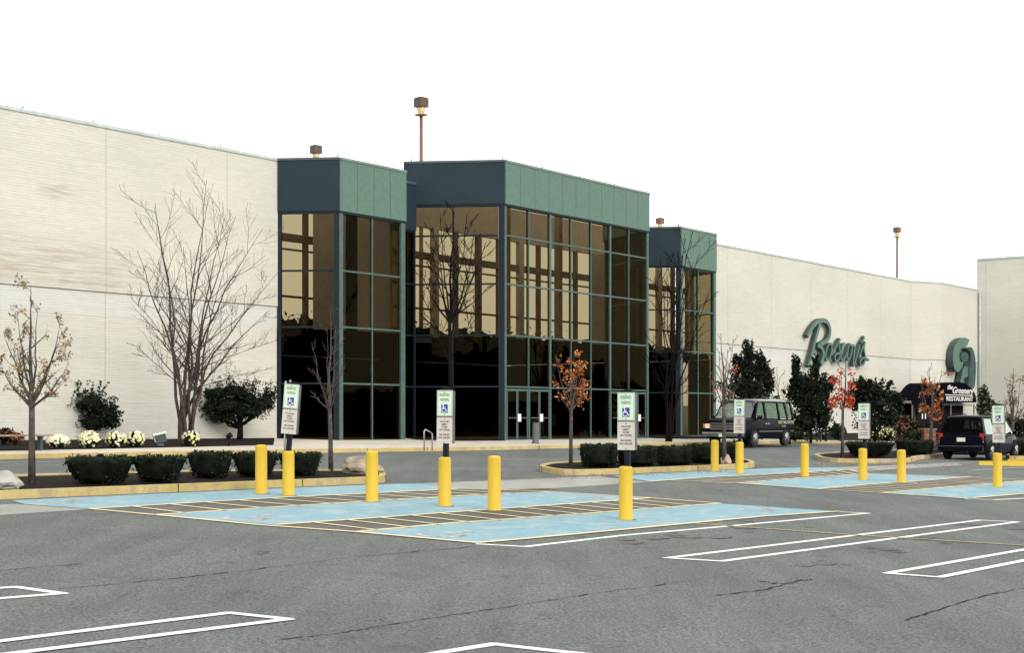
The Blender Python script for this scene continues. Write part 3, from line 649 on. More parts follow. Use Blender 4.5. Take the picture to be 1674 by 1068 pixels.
def letter_stroke(b, pts, wdt, depth, w0, face, ret):
    P = []
    for x, y in catmull(pts):
        q = pw(*zt(x, y), w0+depth); s_, _ = sw(q); P.append((s_, q.z))
    lo, hi = [], []
    for i in range(len(P)):
        a = Vector(P[max(i-1, 0)]); c = Vector(P[min(i+1, len(P)-1)]); t = (c-a)
        t = t.normalized() if t.length > 1e-6 else Vector((1, 0)); n_ = Vector((-t.y, t.x))*wdt/2
        lo.append(Vector(P[i])-n_); hi.append(Vector(P[i])+n_)
    for i in range(len(P)-1):
        f = lambda v, w_: W(v.x, w_, v.y)
        wf = w0+depth+.0015*(i % 2)
        b.face([f(lo[i], wf), f(lo[i+1], wf), f(hi[i+1], wf), f(hi[i], wf)], face)
        b.face([f(lo[i], w0), f(lo[i+1], w0), f(lo[i+1], wf), f(lo[i], wf)], ret); b.face([f(hi[i], wf), f(hi[i+1], wf), f(hi[i+1], w0), f(hi[i], w0)], ret)
    for i in (0, len(P)-1): b.face([W(lo[i].x, w0, lo[i].y), W(hi[i].x, w0, hi[i].y), W(hi[i].x, w0+depth, hi[i].y), W(lo[i].x, w0+depth, lo[i].y)], ret)
for kx, sts in strokes.items():
    b = MB()
    for j, st in enumerate(sts): letter_stroke(b, st, .30 if kx == 'B' else .155, .28-.01*j, .12, 'sign_letter', 'sign_return')
    b.build('letter', sg)
b = MB()
for x in (1330, 1345, 1365, 1385, 1405):
    q = pw(x, 570, 0); s_, _ = sw(q); seg(b, (s_, 0), (s_+.06, 0), q.z-.4, q.z-.3, .14, 0, 'grey_metal')
b.build('mounting_bracket', sg)
# curled emblem
Z3 = 7.63
def plate(b, pts, w0, w1, scale, ox, oy, face, ret):
    P = []
    for x, y in pts:
        q = pw(ox+x/scale, oy+y/scale, w1); s_, _ = sw(q); P.append((s_, q.z))
    a = sum(P[i][0]*P[(i+1) % len(P)][1]-P[(i+1) % len(P)][0]*P[i][1] for i in range(len(P)))
    if a < 0: P = P[::-1]
    b.face([W(s_, w1, z_) for s_, z_ in P], face)
    for i in range(len(P)):
        j = (i+1) % len(P); b.face([W(P[i][0], w0, P[i][1]), W(P[j][0], w0, P[j][1]), W(P[j][0], w1, P[j][1]), W(P[i][0], w1, P[i][1])], ret)
em = thing('wall_emblem', 'tall curled green abstract emblem mounted above the dark restaurant awning', 'emblem', pw(1578, 640, .5), world=True)
ew = p2[1]
def emb(pts, d0, d1, mt='sign_letter'): b = MB(); plate(b, pts, ew+d0, ew+d1, Z3, 1490, 540, mt, 'sign_return'); b.build('emblem_band', em)
emb(catmull([(725, 120), (690, 100), (650, 95), (590, 125), (545, 190), (522, 280), (518, 380), (530, 460), (560, 518), (600, 515), (620, 480), (640, 450), (625, 400), (605, 350), (600, 290), (612, 245), (650, 215), (690, 200), (725, 120)], 3)[:-1], .1, .6)
emb([(665+48*math.cos(R(a)), 337+66*math.sin(R(a))) for a in range(0, 360, 20)], .1, .7, 'emblem_dark')
emb(catmull([(690, 232), (745, 212), (780, 270), (801, 380), (805, 500), (798, 620), (780, 725), (715, 722), (718, 600), (722, 480), (738, 400), (742, 320), (725, 262), (690, 232)], 3)[:-1], .1, .6, 'emblem_dark')
emb(catmull([(722, 466), (690, 452), (655, 464), (635, 510), (622, 580), (610, 655), (655, 660), (660, 600), (690, 590), (712, 560), (722, 466)], 3)[:-1], .12, .52)
# awning
aw = thing('restaurant_awning', 'dark domed fabric awning with white lettering over the restaurant door', 'awning', W(p2[0]+1, p2[1]+1, .7), world=True)
AW = ew+1.1
arc = catmull([(0, 880), (15, 810), (50, 750), (95, 695), (150, 662), (230, 668), (320, 675), (400, 672), (480, 660), (560, 650), (640, 655), (700, 685), (760, 740), (795, 800), (810, 870), (810, 905)], 3)
b = MB(); plate(b, arc+[(430, 905), (390, 912), (382, 1110), (80, 1110), (45, 960)], AW-.05, AW, Z3, 1490, 540, 'awning', 'awning')
Pa = [sw(pw(1490+x/Z3, 540+y/Z3, AW)) + (pw(1490+x/Z3, 540+y/Z3, AW).z,) for x, y in arc]
for i in range(len(Pa)-1):
    b.face([W(Pa[i][0], AW-.05, Pa[i][2]), W(Pa[i+1][0], AW-.05, Pa[i+1][2]), W(Pa[i+1][0], ew+.05, Pa[i+1][2]-.0), W(Pa[i][0], ew+.05, Pa[i][2]-.0)], 'awning')
b.build('canopy', aw)
b = MB(); q0 = sw(pw(1492, 690, AW)); q1 = sw(pw(1596, 690, AW)); zb = pw(1540, 660, AW).z
for s_ in (q0[0]+.2, (q0[0]*.4+q1[0]*.6), q1[0]-.2):
    p_ = W(s_, AW-.12, 0); b.tube([(p_.x, p_.y, .5), (p_.x, p_.y, zb)], [.06, .06], 'grey_metal', 6)
seg(b, (q0[0]+.4, AW-.3), (q1[0]-.2, AW-.3), zb-.12, zb-.04, .04, -.04, 'grey_metal')
b.build('awning_frame', aw)
b = MB(); seg(b, (q0[0]+.1, ew), (q1[0]-.1, ew), .6, zb-.02, .06, .0, 'interior_dark'); b.build('dark_doorway', bl)
b = MB(); seg(b, (q0[0]+2.4, ew+.2), (q0[0]+3.1, ew+.2), .6, zb-.1, .2, -.2, 'concrete'); b.build('entrance_pillar', bl)
def awtext(txt, xa, ya, xb, size, shear, nm, bold=0):
    A = pw(xa, ya, AW+.02); Bp = pw(xb, ya, AW+.02); wd = (Bp-A).dot(D); c = (A+Bp)/2
    cu = text_mesh(txt, size, 'white', nm, aw, Matrix.Identity(4), .012, shear, bold=bold)
    w_ = max(v.co.x for v in cu.data.vertices)-min(v.co.x for v in cu.data.vertices)
    m_ = frame(Vector((c.x, c.y, pw((xa+xb)/2, ya, AW+.02).z)), D, (0, 0, 1)) @ Matrix.Diagonal((wd/w_, 1, 1, 1)); cu.data.transform(m_)
awtext('RESTAURANT', 1547, 653, 1590.5, .50, 0, 'lettering', .004)
awtext('Greenery', 1556, 639.5, 1590.5, .72, .35, 'lettering', .004)
awtext('the', 1548.5, 633.5, 1557, .55, .35, 'lettering', .004)
A = pw(1545, 646.5, AW); Bq = pw(1590, 646.5, AW); b = MB(); seg(b, (sw(A)[0], AW), (sw(Bq)[0], AW), (A.z+Bq.z)/2-.03, (A.z+Bq.z)/2+.03, .02, .004, 'white'); b.build('lettering', aw)
# ================================================================== lamps
def lamp(x, ytop, yb, Y, wpx, label, box='lamp_box', base_z=.5, hh=None):
    X = (x-CX)/F*Y; k = Y/F; zt_ = EYE+(HY-ytop)*k; zb_ = EYE+(HY-yb)*k; wd = wpx*k/1.38
    t = thing('parking_lamp', label, 'street lamp', (X, Y, base_z), group='tall parking lamps behind the store')
    H = zt_-base_z; hb_ = zb_-base_z
    b = MB(); b.tube([(0, 0, 0), (0, 0, hb_-.55)], [.16, .11], 'lamp_pole', 10); b.tube([(0, 0, hb_-.56), (0, 0, hb_-.40)], [.20, .22], 'lamp_glow', 10); b.build('pole', t)
    b = MB(); b.box((0, 0, (H+hb_)/2), (wd, wd, H-hb_), box, R(45)); b.box((0, 0, H+.03), (wd*.9, wd*.9, .06), box, R(45)); b.build('lamp_head', t, bevel=.02)
    b = MB(); b.tube([(0, 0, hb_-.50), (0, 0, hb_-.34), (0, 0, hb_-.02)], [.10, .22, wd*.42], 'lamp_glow', 12); b.build('reflector', t)
    b = MB(); b.tube([(0, 0, hb_-.50), (0, 0, hb_-.46)], [wd*.62, wd*.62], 'lamp_glow', 14); b.build('shield_ring', t)
lamp(688.5, 161, 175, 95, 24, 'tall brown parking lamp on a long pole behind the central block')
lamp(516.5, 239, 251, 115, 20, 'brown lamp head showing just above the left tower')
lamp(1079, 357.5, 366, 150, 14, 'small reddish brown lamp head above the right tower', 'lamp_box_red')
lamp(1466.5, 372.5, 380, 165, 13, 'distant thin lamp rising above the wall at right', 'lamp_box_red')
# ================================================================== bollards and signs
def bollard(x, yb, yt, label):
    p = px(x, yb); h = (yb-yt)*p.y/F
    t = thing('bollard', label, 'bollard', p, group='yellow bollards in the blue parking bays')
    b = MB(); r = .116
    prof = [(r+.012, -.05), (r+.008, .012), (r, .02), (r, h-.05), (r*.98, h-.03), (r*.9, h-.008), (r*.6, h+.004), (.01, h+.008)]
    b.tube([(0, 0, z) for _, z in prof], [r_ for r_, _ in prof], 'bollard', 24); b.build('sleeve', t)
    b = MB(); b.tube([(0, 0, .002), (0, 0, .010)], [.19, .17], 'asphalt_dark', 16); b.build('base_ring', t)
    return p, h
BL = [(427, 808, 728, 'yellow bollard without a sign, leftmost of all beside the trimmed hedge'), (471.5, 811, 738, 'yellow bollard carrying the tilted parking sign'), (608, 821, 738, 'yellow bollard standing in front of the tan boulder'),
      (727, 828.5, 748, 'yellow bollard carrying the second parking sign from the left'), (808, 835.5, 746, 'yellow bollard without a sign left of the glass doors, nearest the hatched aisle'), (1023, 851, 763, 'nearest yellow bollard, in the front blue bay under a sign'),
      (1168.5, 772, 720, 'yellow bollard without a sign at the right end of the long hedge'), (1209, 775, 723, 'yellow bollard with a sign in front of the dark van'), (1315.5, 780, 726, 'yellow bollard without a sign right of the dark van'),
      (1410.5, 785.5, 733.5, 'yellow bollard with a sign in front of the red leaved tree island'), (1473.5, 789.5, 736, 'yellow bollard without a sign left of the minivan'), (1630.5, 797, 741, 'rightmost yellow bollard with a sign in front of the minivan')]
pos = [bollard(*q) for q in BL]
def ribbon(b, pts, w, y, mat):
    for i in range(len(pts)-1):
        a = Vector(pts[i]); c = Vector(pts[i+1]); t = (c-a).normalized(); n_ = Vector((-t.y, t.x))*w/2; a = a-t*w*.3; c = c+t*w*.3
        yy = y-.0004*(i % 2)
        b.face([(v.x, yy, v.y) for v in (a-n_, c-n_, c+n_, a+n_)], mat)
def wheelchair(b, cx, cz, s, y):
    ribbon(b, [(cx-.10*s, cz+.34*s), (cx-.06*s, cz-.02*s), (cx+.20*s, cz-.03*s), (cx+.32*s, cz-.33*s), (cx+.42*s, cz-.28*s)], .085*s, y, 'white')
    ribbon(b, [(cx-.08*s, cz+.16*s), (cx+.16*s, cz+.15*s)], .07*s, y-.001, 'white')
    ribbon(b, [(cx+.0*s+.27*s*math.cos(R(a)), cz-.17*s+.27*s*math.sin(R(a))) for a in range(115, 345, 23)], .07*s, y-.002, 'white')
    b.face([(cx-.11*s+.085*s*math.cos(R(a)), y-.001, cz+.42*s+.085*s*math.sin(R(a))) for a in range(0, 360, 36)], 'white')
def sign_things(rz=-26):
    t = thing('parking_sign', '', 'sign', (0, 0, 0), 0, 'reserved parking signs on posts')
    HW, DP = .152, .075
    b = MB(); b.box((0, .06, .0), (.085, .085, 1.62), 'post'); b.build('sign_post', t)
    b = MB(); b.box((0, .06, .0), (.29, .13, .96), 'sign_side'); b.box((0, .06, .505), (.20, .12, .04), 'black'); b.build('sign_box', t, bevel=.01)
    up = MB(); up.box((0, -.012, .252), (.31, .008, .475), 'sign_white'); upo = up.build('reserved_panel', t, bevel=.006)
    lo = MB(); lo.box((0, -.012, -.243), (.31, .008, .475), 'sign_pale'); loo = lo.build('penalty_panel', t, bevel=.006)
    b = MB()
    for (x0, z0, x1, z1) in ((-.145, .475, .145, .481), (-.145, .023, .145, .029)): b.box(((x0+x1)/2, -.0175, (z0+z1)/2), (x1-x0, .002, .006), 'sign_green')
    for x in (-.145, .145): b.box((x, -.0175, .252), (.006, .002, .446), 'sign_green')
    b.build('green_border', upo)
    fr = lambda z: frame(Vector((0, -.0185, z)), (1, 0, 0), (0, 0, 1))
    text_mesh('RESERVED', .075, 'sign_green', 'lettering', upo, fr(.405), .001, sx=.60, bold=.001)
    text_mesh('PARKING', .070, 'sign_green', 'lettering', upo, fr(.318), .001, sx=.60, bold=.001)
    b = MB(); b.box((0, -.018, .155), (.13, .003, .155), 'sign_blue'); sy = b.build('blue_symbol', upo)
    b = MB(); wheelchair(b, -.01, .157, .155, -.021); b.build('wheelchair_mark', sy)
    b = MB()
    for z in (.455, .045, -.03, -.455):
        b.tube([(0, -.016, z), (0, -.024, z)], [.010, .008], 'sign_text', 8)
    b.build('bolt', t)
    for i, tx in enumerate(('VIOLATORS', 'SUBJECT', 'TO FINE', 'AND TOWING', 'MIN. FINE $50', 'MAX. FINE $200')):
        text_mesh(tx, .042, 'sign_text', 'lettering', loo, fr((-.085, -.135, -.185, -.235, -.32, -.375)[i]), .001, sx=.78, bold=.0006)
    return t
sg0 = sign_things()
SG = [(1, 475.5, 669.5, 4.5, 'tilted green and white wheelchair parking sign left of the bare young tree'), (3, 727.5, 682.3, .5, 'upright wheelchair parking sign before the dark glass of the central block'), (5, 1023.5, 689.5, 0, 'large nearest wheelchair parking sign in front of the entrance doors'),
      (7, 1208, 681.5, 1, 'wheelchair parking sign overlapping the grille of the dark van'), (9, 1411.5, 689, 0, 'wheelchair parking sign between the red leaved tree and the minivan'), (11, 1631, 694, -1, 'rightmost wheelchair parking sign, over the side of the minivan')]
for i, (bi, cx, cy, tilt, lab) in enumerate(SG):
    o = sg0 if i == 0 else copy_tree(sg0); o['label'] = lab
    p, h = pos[bi]; Y = p.y; X = (cx-CX)/F*Y; z = EYE+(HY-cy)*Y/F
    o.location = (X, Y-.06, z); o.rotation_euler = (0, R(tilt), R(-24 if bi not in (1,) else -20)-math.atan2(X, Y)*.6)
    zb_ = p.z+h-z
    for ch in o.children:
        if ch.name.startswith('sign_post'):
            me = ch.data.copy(); ch.data = me; lo_ = min(v.co.z for v in me.vertices)
            for v in me.vertices:
                if v.co.z < 0: v.co.z = zb_-.03
                else: v.co.z = .54
# grey sign-back post behind the tilted sign
b = MB(); p, h = pos[1]; t = thing('old_sign_post', 'pair of bare grey channel posts poking up behind the tilted sign', 'post', (p.x-.09, p.y+.12, p.z))
b = MB(); b.tube([(-.02, 0, 0), (-.0, 0, 1.0), (.02, 0, 2.24)], [.02, .02, .02], 'steel', 6); b.build('channel_post', t)
b = MB(); b.tube([(.06, .0, 0), (.08, 0, 1.2), (.11, 0, 2.26)], [.02, .02, .02], 'steel', 6); b.build('channel_post', t)
# ================================================================== plants
def hedge(x0, x1, yb, yt, label, dep=.9, taper=.2, seed=1, rz=0):
    r = random.Random(seed); p = px((x0+x1)/2, yb, .12); k = p.y/F; w_ = (x1-x0)*k; h = (yb-yt)*k
    t = thing('trimmed_hedge', label, 'hedge', (p.x, p.y+dep/2*.8, p.z), rz, 'trimmed hedges on the parking islands')
    b = MB(); b.tube([(0, 0, -.05), (0, 0, h*.5)], [.05, .04], 'bark_dark', 6); b.tube([(w_*.2, 0, -.05), (w_*.15, 0, h*.5)], [.04, .03], 'bark_dark', 6); b.tube([(-w_*.2, 0.1, -.05), (-w_*.15, 0, h*.5)], [.04, .03], 'bark_dark', 6); b.build('stem', t)
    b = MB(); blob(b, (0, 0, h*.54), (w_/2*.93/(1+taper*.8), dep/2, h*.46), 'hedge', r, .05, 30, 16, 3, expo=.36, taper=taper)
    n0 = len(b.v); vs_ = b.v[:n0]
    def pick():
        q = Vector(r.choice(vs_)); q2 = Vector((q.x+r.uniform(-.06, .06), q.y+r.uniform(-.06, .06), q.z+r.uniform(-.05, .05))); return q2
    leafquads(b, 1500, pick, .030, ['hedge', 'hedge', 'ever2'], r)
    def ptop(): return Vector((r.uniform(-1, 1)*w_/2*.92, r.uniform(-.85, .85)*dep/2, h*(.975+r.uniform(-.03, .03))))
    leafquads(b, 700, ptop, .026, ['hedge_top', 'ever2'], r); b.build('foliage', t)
hedge(100, 208, 793, 748.5, 'wide clipped hedge, leftmost on the left island', seed=1, dep=1.1)
hedge(213, 295, 790, 748, 'clipped hedge second from the left on the left island', seed=2, dep=.9)
hedge(303, 375, 783, 741, 'clipped hedge third from the left on the left island', seed=3, dep=.9)
hedge(376, 450, 781, 742.5, 'clipped hedge partly behind the two leftmost bollards', seed=4, dep=.9)
hedge(451, 523, 779, 742.5, 'clipped hedge between the tilted sign and the bare young tree', seed=5, dep=.9)
hedge(948, 1014, 765, 728, 'dense boxy hedge beside the orange leaved tree', seed=6, taper=.05, dep=1.3)
hedge(1009, 1078, 764, 731, 'boxy hedge behind the nearest parking sign', seed=7, taper=.04, dep=1.2)
hedge(1073, 1134, 762, 731.5, 'boxy hedge in the middle of the centre island row', seed=8, taper=.04, dep=1.2)
hedge(1126, 1186, 758, 728, 'boxy hedge left of the pink rock on the centre island', seed=9, taper=.05, dep=1.4)
hedge(1158, 1206, 757, 727, 'dark hedge at the end of the centre island in front of the van', seed=10, taper=.05, dep=1.4)
hedge(1389, 1466, 748, 723.5, 'clipped hedge under the sign beside the red leaved tree', seed=11, taper=.18, dep=1.5)
hedge(1472, 1531, 745, 721, 'clipped hedge just left of the minivan', seed=12, taper=.12, dep=1.5)
hedge(1652, 1700, 744, 722, 'low dark hedge at the right edge beyond the minivan', seed=13, taper=.1, dep=1.5)
def grow(b, p, d, L, r0, depth, r, mat, tips, bend=.10, spread=.5, nch=3, up=.15, minr=.004, ratio=.62, segs=4, sides=None):
    pts = [Vector(p)]; rads = [r0]; d = Vector(d).normalized(); cur = Vector(p)
    for i in range(segs):
        d = (d+Vector((r.gauss(0, bend), r.gauss(0, bend), r.gauss(0, bend)+up*.25))).normalized(); cur = cur+d*L/segs; pts.append(cur.copy()); rads.append(max(minr, r0*(1-.55*(i+1)/segs)))
    b.tube(pts, rads, mat, sides or (7 if depth > 2 else 4 if depth > 1 else 3), cap=False)
    if depth == 0: tips.append((pts[-1], d)); tips.append((pts[-2], d)); return
    for k in range(nch + (1 if depth > 1 else 0)):
        t = r.uniform(.30, 1.0) if k else 1.0; j = min(len(pts)-2, int(t*segs-.001)); f = t*segs-j; q = pts[j].lerp(pts[j+1], f); rr = rads[j]*(1-f)+rads[j+1]*f
        ax = Vector((r.gauss(0, 1), r.gauss(0, 1), r.gauss(0, .6))); ax = (ax-d*ax.dot(d)).normalized(); a = spread*r.uniform(.5, 1.2)*(.4 if k == 0 else 1)
        nd = (d*math.cos(a)+ax*math.sin(a)+Vector((0, 0, up))).normalized()
        grow(b, q, nd, L*ratio*r.uniform(.75, 1.15), rr*.72, depth-1, r, mat, tips, bend, spread, nch, up, minr, ratio, segs, sides)
def tree(name, label, x, yb, ytop, seed, trunk_frac=.25, spread=.5, bark='bark', leaves=None, nleaf=0, lsize=.06, stems=1, r0=.06, depth=4, nch=3, up=.15, wpx=None, loc=None, group=None, lean=0, zlift=.12, cat='tree', minr=.004, leaf_lo=0, ratio=.62, sf=.48, bend=.05):
    r = random.Random(seed); p = loc or px(x, yb, zlift); H = (yb-ytop)*p.y/F if loc is None else yb
    t = thing(name, label, cat, p, 0, group); b = MB(); tips = []
    if stems == 1:
        th = H*trunk_frac; pts = [(0, 0, -.1), (lean*th*.5, 0, th*.5), (lean*th, 0, th)]; b.tube(pts, [r0*1.15, r0, r0*.85], bark, 9)
        L0 = H-th
        grow(b, (lean*th, 0, th), (0, 0, 1), L0*.62, r0*.8, depth-1, r, bark, tips, .06, spread*.8, nch, up, minr, ratio, 5)
        for k in range(5):
            a = k*1.26+r.uniform(-.4, .4); e = spread*r.uniform(.8, 1.2)
            grow(b, (lean*th, 0, th*r.uniform(.9, 1.1)), (math.cos(a)*math.sin(e), math.sin(a)*math.sin(e), math.cos(e)), L0*r.uniform(.42, .55), r0*.36, depth-1, r, bark, tips, .08, spread, nch, up, minr, ratio)
    else:
        for k in range(stems):
            a = k*2*math.pi/stems+r.uniform(-.3, .3); e = spread*r.uniform(.25, .8); q = r0*1.6
            grow(b, (math.cos(a)*q, math.sin(a)*q, -.1), (math.cos(a)*math.sin(e)*.8, math.sin(a)*math.sin(e)*.8, 1), H*r.uniform(sf, sf+.12), r0*r.uniform(.8, 1.1), depth, r, bark, tips, bend, spread, nch, up, minr, ratio, 6)
    # fit to the measured height
    zm = max(v[2] for v in b.v); kz = H/zm
    kx = 1
    if wpx:
        xm = sorted(abs(v[0]) for v in b.v); kx = (wpx/2*p.y/F)/xm[int(len(xm)*.985)]
    b.v = [(v[0]*kx, v[1]*kx, v[2]*kz) for v in b.v]; tips = [(Vector((q.x*kx, q.y*kx, q.z*kz)), d) for q, d in tips]
    b.build('trunk_and_branches' if stems > 1 else 'trunk', t)
    if leaves:
        lb = MB(); tt = [q for q, _ in tips if q.z > leaf_lo*H]
        def pick(): q = r.choice(tt); return q+Vector((r.gauss(0, .07), r.gauss(0, .07), r.gauss(0, .08)-.03))*(lsize/.05)
        leafquads(lb, nleaf, pick, lsize, leaves, r); lb.build('leaves', t)
    return t
def fan_tree(name, label, x, yb, split, targets, seed, r0, bark, bases=None, side=7, sidelen=.34, twigs=5, minr=.006, leaves=None, nleaf=0, lsize=.05, zlift=.12, depth_px=.8, leaf_ymax=None, low=None, jit=.05, wslope=0, leaf_ymin=None):
    """limbs that leave the trunk (or several stems from the ground) and reach out to the crown's tips"""
    r = random.Random(seed); p = px(x, yb, zlift); k = p.y/F; t = thing(name, label, 'tree', p); b = MB(); tips = []
    L3 = lambda qx, qy, d=0: Vector(((qx-CX)/F*(p.y+d)-p.x, d, EYE+(HY-qy)/F*(p.y+d)-p.z))
    def limb(a, ctrl, e, ra, rb, lev):
        n = 10 if lev == 0 else 5; pts = []; off = Vector((0, 0, 0)); Ln = (e-a).length
        for i in range(n+1):
            u = i/n; off += Vector((r.gauss(0, 1), r.gauss(0, 1), r.gauss(0, .6)))*Ln*jit/n**.5*.6 if 0 < i < n else Vector((0, 0, 0))
            pts.append(a*(1-u)**2+ctrl*2*u*(1-u)+e*u*u+off)
        rad = [max(rb, ra*(1-u/n)**.85) for u in range(n+1)]
        b.tube(pts, rad, bark, 7 if lev == 0 else 4 if lev == 1 else 3, cap=False)
        if lev == 2: tips.extend(pts[2:]); return
        if lev == 1: tips.extend(pts[3:])
        m_ = side if lev == 0 else twigs
        for q in range(m_):
            u = (.22 if lev == 0 else .2)+(.76 if lev == 0 else .8)*((q+r.random())/m_); f = u*n; i0 = min(n-1, int(f)); s0 = pts[i0].lerp(pts[i0+1], f-i0); tg = (pts[i0+1]-pts[i0]).normalized()
            ax = Vector((r.choice((-1, 1))*r.uniform(.5, 1), r.gauss(0, .55), r.gauss(0, .3))); ax = (ax-tg*ax.dot(tg)).normalized(); an = r.uniform(.5, 1.05) if lev == 0 else r.uniform(.4, .9)
            d = (tg*math.cos(an)+ax*math.sin(an)+Vector((0, 0, .12))).normalized(); ln = Ln*(sidelen if lev == 0 else .42)*(1.15-u*.6)*r.uniform(.6, 1.15)
            e2 = s0+d*ln; c2 = s0+d*ln*.5+Vector((r.gauss(0, .05), r.gauss(0, .05), -.04))*ln
            limb(s0, c2, e2+Vector((0, 0, ln*.12)), max(rb, rad[i0]*.55), rb*.8, lev+1)
    if split:
        S = L3(*split); b.tube([(0, 0, -.12), (S.x*.3, 0, S.z*.5), tuple(S)], [r0*1.2, r0, r0*.85], bark, 10)
    for i, tg in enumerate(targets):
        T = L3(tg[0], tg[1], r.uniform(-1, 1)*depth_px*abs(targets[0][1]-yb)*k*.16+(tg[0]-x)*k*wslope)
        if split: A = S-Vector((0, 0, r.uniform(0, .1)*S.z)); rr = r0*(.8 if i == 0 else r.uniform(.35, .5)); Cc = A*.55+T*.45; Cc.x = A.x+(T.x-A.x)*.62 if i else Cc.x
        else: bx = bases[i % len(bases)]; A = L3(bx, yb+2, r.uniform(-.12, .12)); rr = r0*r.uniform(.8, 1.1); Cc = Vector((A.x+(T.x-A.x)*.18, T.y*.25, T.z*.50))
        limb(A, Cc, T, rr, minr, 0)
    if low:
        for (ax_, ay_, ex, ey) in low: A = L3(ax_, ay_, 0); E = L3(ex, ey, r.uniform(-.6, .0)+(ex-x)*k*wslope); limb(A, A*.5+E*.5+Vector((0, 0, .12)), E, r0*.32, minr, 0)
    b.build('trunk_and_branches' if not split else 'trunk', t)
    if leaves:
        lb = MB(); tt = [q for q in tips if q.z < 1e9 and q.z > (yb-(leaf_ymax or 1e9))*k] if leaf_ymax else tips
        if leaf_ymin: tt = [q for q in tt if q.z < (yb-leaf_ymin)*k]
        cl = [r.choice(tt) for _ in range(max(8, nleaf//7))]
        def pick(): q = r.choice(cl); return q+Vector((r.gauss(0, .05), r.gauss(0, .05), r.gauss(0, .06)-.03))*(lsize/.05)
        leafquads(lb, nleaf, pick, lsize, leaves, r); lb.build('leaves', t)
    return t
fan_tree('young_tree', 'young tree with sparse brown green leaves at the left end of the left island', 52, 791, (52, 655), [(46, 472), (25, 510), (68, 498), (5, 545), (100, 548), (112, 592), (-4, 590), (84, 520), (30, 560), (80, 600), (16, 620), (104, 625)], 21, .062, 'bark', leaves=['leaf_brown', 'leaf_brown', 'leaf_brown', 'leaf_gold'], nleaf=1050, lsize=.036, side=6, sidelen=.26, twigs=3, minr=.004)
fan_tree('bare_tree', 'large leafless many stemmed tree before the left brick wall', 300, 724, None, [(322, 292), (246, 350), (222, 410), (355, 352), (400, 360), (436, 372), (445, 440), (272, 325), (290, 400), (380, 420), (440, 505), (340, 330)], 8, .062, 'bark_red', wslope=.75, depth_px=.45, bases=[293, 299, 304, 309, 315], side=9, sidelen=.27, twigs=6, minr=.007, zlift=.2, low=[(303, 640, 212, 563), (300, 600, 205, 480), (310, 640, 425, 605), (312, 610, 440, 560), (300, 560, 222, 440), (315, 580, 448, 480)])
fan_tree('young_tree', 'bare young tree at the right end of the left island', 541, 770, (539, 668), [(541, 505), (512, 560), (520, 612), (552, 530), (528, 535), (560, 600), (508, 640)], 12, .055, 'bark', side=5, sidelen=.24, twigs=3, minr=.006)
fan_tree('young_tree', 'young tree with orange leaves before the entrance doors', 933, 763, (934, 668), [(938, 575), (914, 578), (955, 600), (906, 612), (958, 625), (925, 595), (948, 585), (915, 640), (955, 648)], 17, .052, 'bark', leaves=['leaf_orange', 'leaf_orange', 'leaf_orange', 'leaf_gold'], nleaf=430, lsize=.056, side=5, sidelen=.24, twigs=3, minr=.005)
fan_tree('bare_tree', 'dark bare tree before the navy side of the central block', 737, 722, (735, 520), [(742, 345), (700, 372), (722, 350), (765, 350), (790, 395), (690, 440), (800, 470), (778, 372), (708, 400)], 41, .09, 'bark_dark', side=7, sidelen=.28, twigs=4, minr=.015, zlift=.17, low=[(736, 600, 690, 480), (737, 590, 790, 500), (736, 560, 690, 520), (737, 550, 785, 440)])
fan_tree('bare_tree', 'dark bare tree whose twigs cross the fascia of the right tower', 1093, 721, None, [(1140, 382), (1155, 410), (1128, 390), (1160, 440), (1110, 420), (1085, 430), (1070, 455), (1145, 480), (1100, 470)], 46, .06, 'bark_dark', bases=[1089, 1093, 1097], side=7, sidelen=.24, twigs=4, minr=.016, zlift=.17)
fan_tree('young_tree', 'thin bare tree with a few orange leaves left of the van', 1184, 760, (1183, 662), [(1180, 545), (1197, 552), (1172, 575), (1205, 590), (1168, 605), (1190, 570), (1212, 615)], 19, .062, 'bark', leaves=['leaf_orange', 'leaf_brown'], nleaf=46, lsize=.06, side=5, sidelen=.20, twigs=2, minr=.008)
fan_tree('young_tree', 'small tree with bright red leaves on the right island', 1377, 748, (1378, 665), [(1386, 572), (1362, 612), (1392, 610), (1366, 640), (1384, 632), (1360, 655), (1390, 655), (1376, 606)], 27, .055, 'bark', leaves=['leaf_red', 'leaf_red', 'leaf_orange'], nleaf=340, lsize=.08, side=4, sidelen=.22, twigs=2, minr=.007, leaf_ymax=672, leaf_ymin=602)
fan_tree('young_tree', 'young tree with orange and gold leaves before the awning', 1521, 742, (1523, 690), [(1520, 600), (1508, 612), (1536, 604), (1505, 640), (1540, 640), (1530, 618), (1512, 660), (1542, 665)], 29, .075, 'bark', leaves=['leaf_orange', 'leaf_gold', 'leaf_orange'], nleaf=260, lsize=.085, side=4, sidelen=.24, twigs=2, minr=.010)
fan_tree('young_tree', 'sparse small tree at the right edge of the picture', 1655, 745, (1656, 690), [(1660, 603), (1645, 625), (1672, 622), (1640, 655), (1678, 655), (1652, 612)], 31, .07, 'bark', leaves=['leaf_brown', 'leaf_brown', 'leaf_orange'], nleaf=200, lsize=.07, side=4, sidelen=.24, twigs=3, minr=.009)
fan_tree('bare_tree', 'pale bare shrub between the two dark evergreens by the wall', 1268, 712, None, [(1262, 606), (1275, 612), (1285, 630), (1250, 640), (1290, 655), (1270, 600)], 33, .05, 'bark', bases=[1266, 1270], side=5, sidelen=.25, twigs=3, minr=.013)
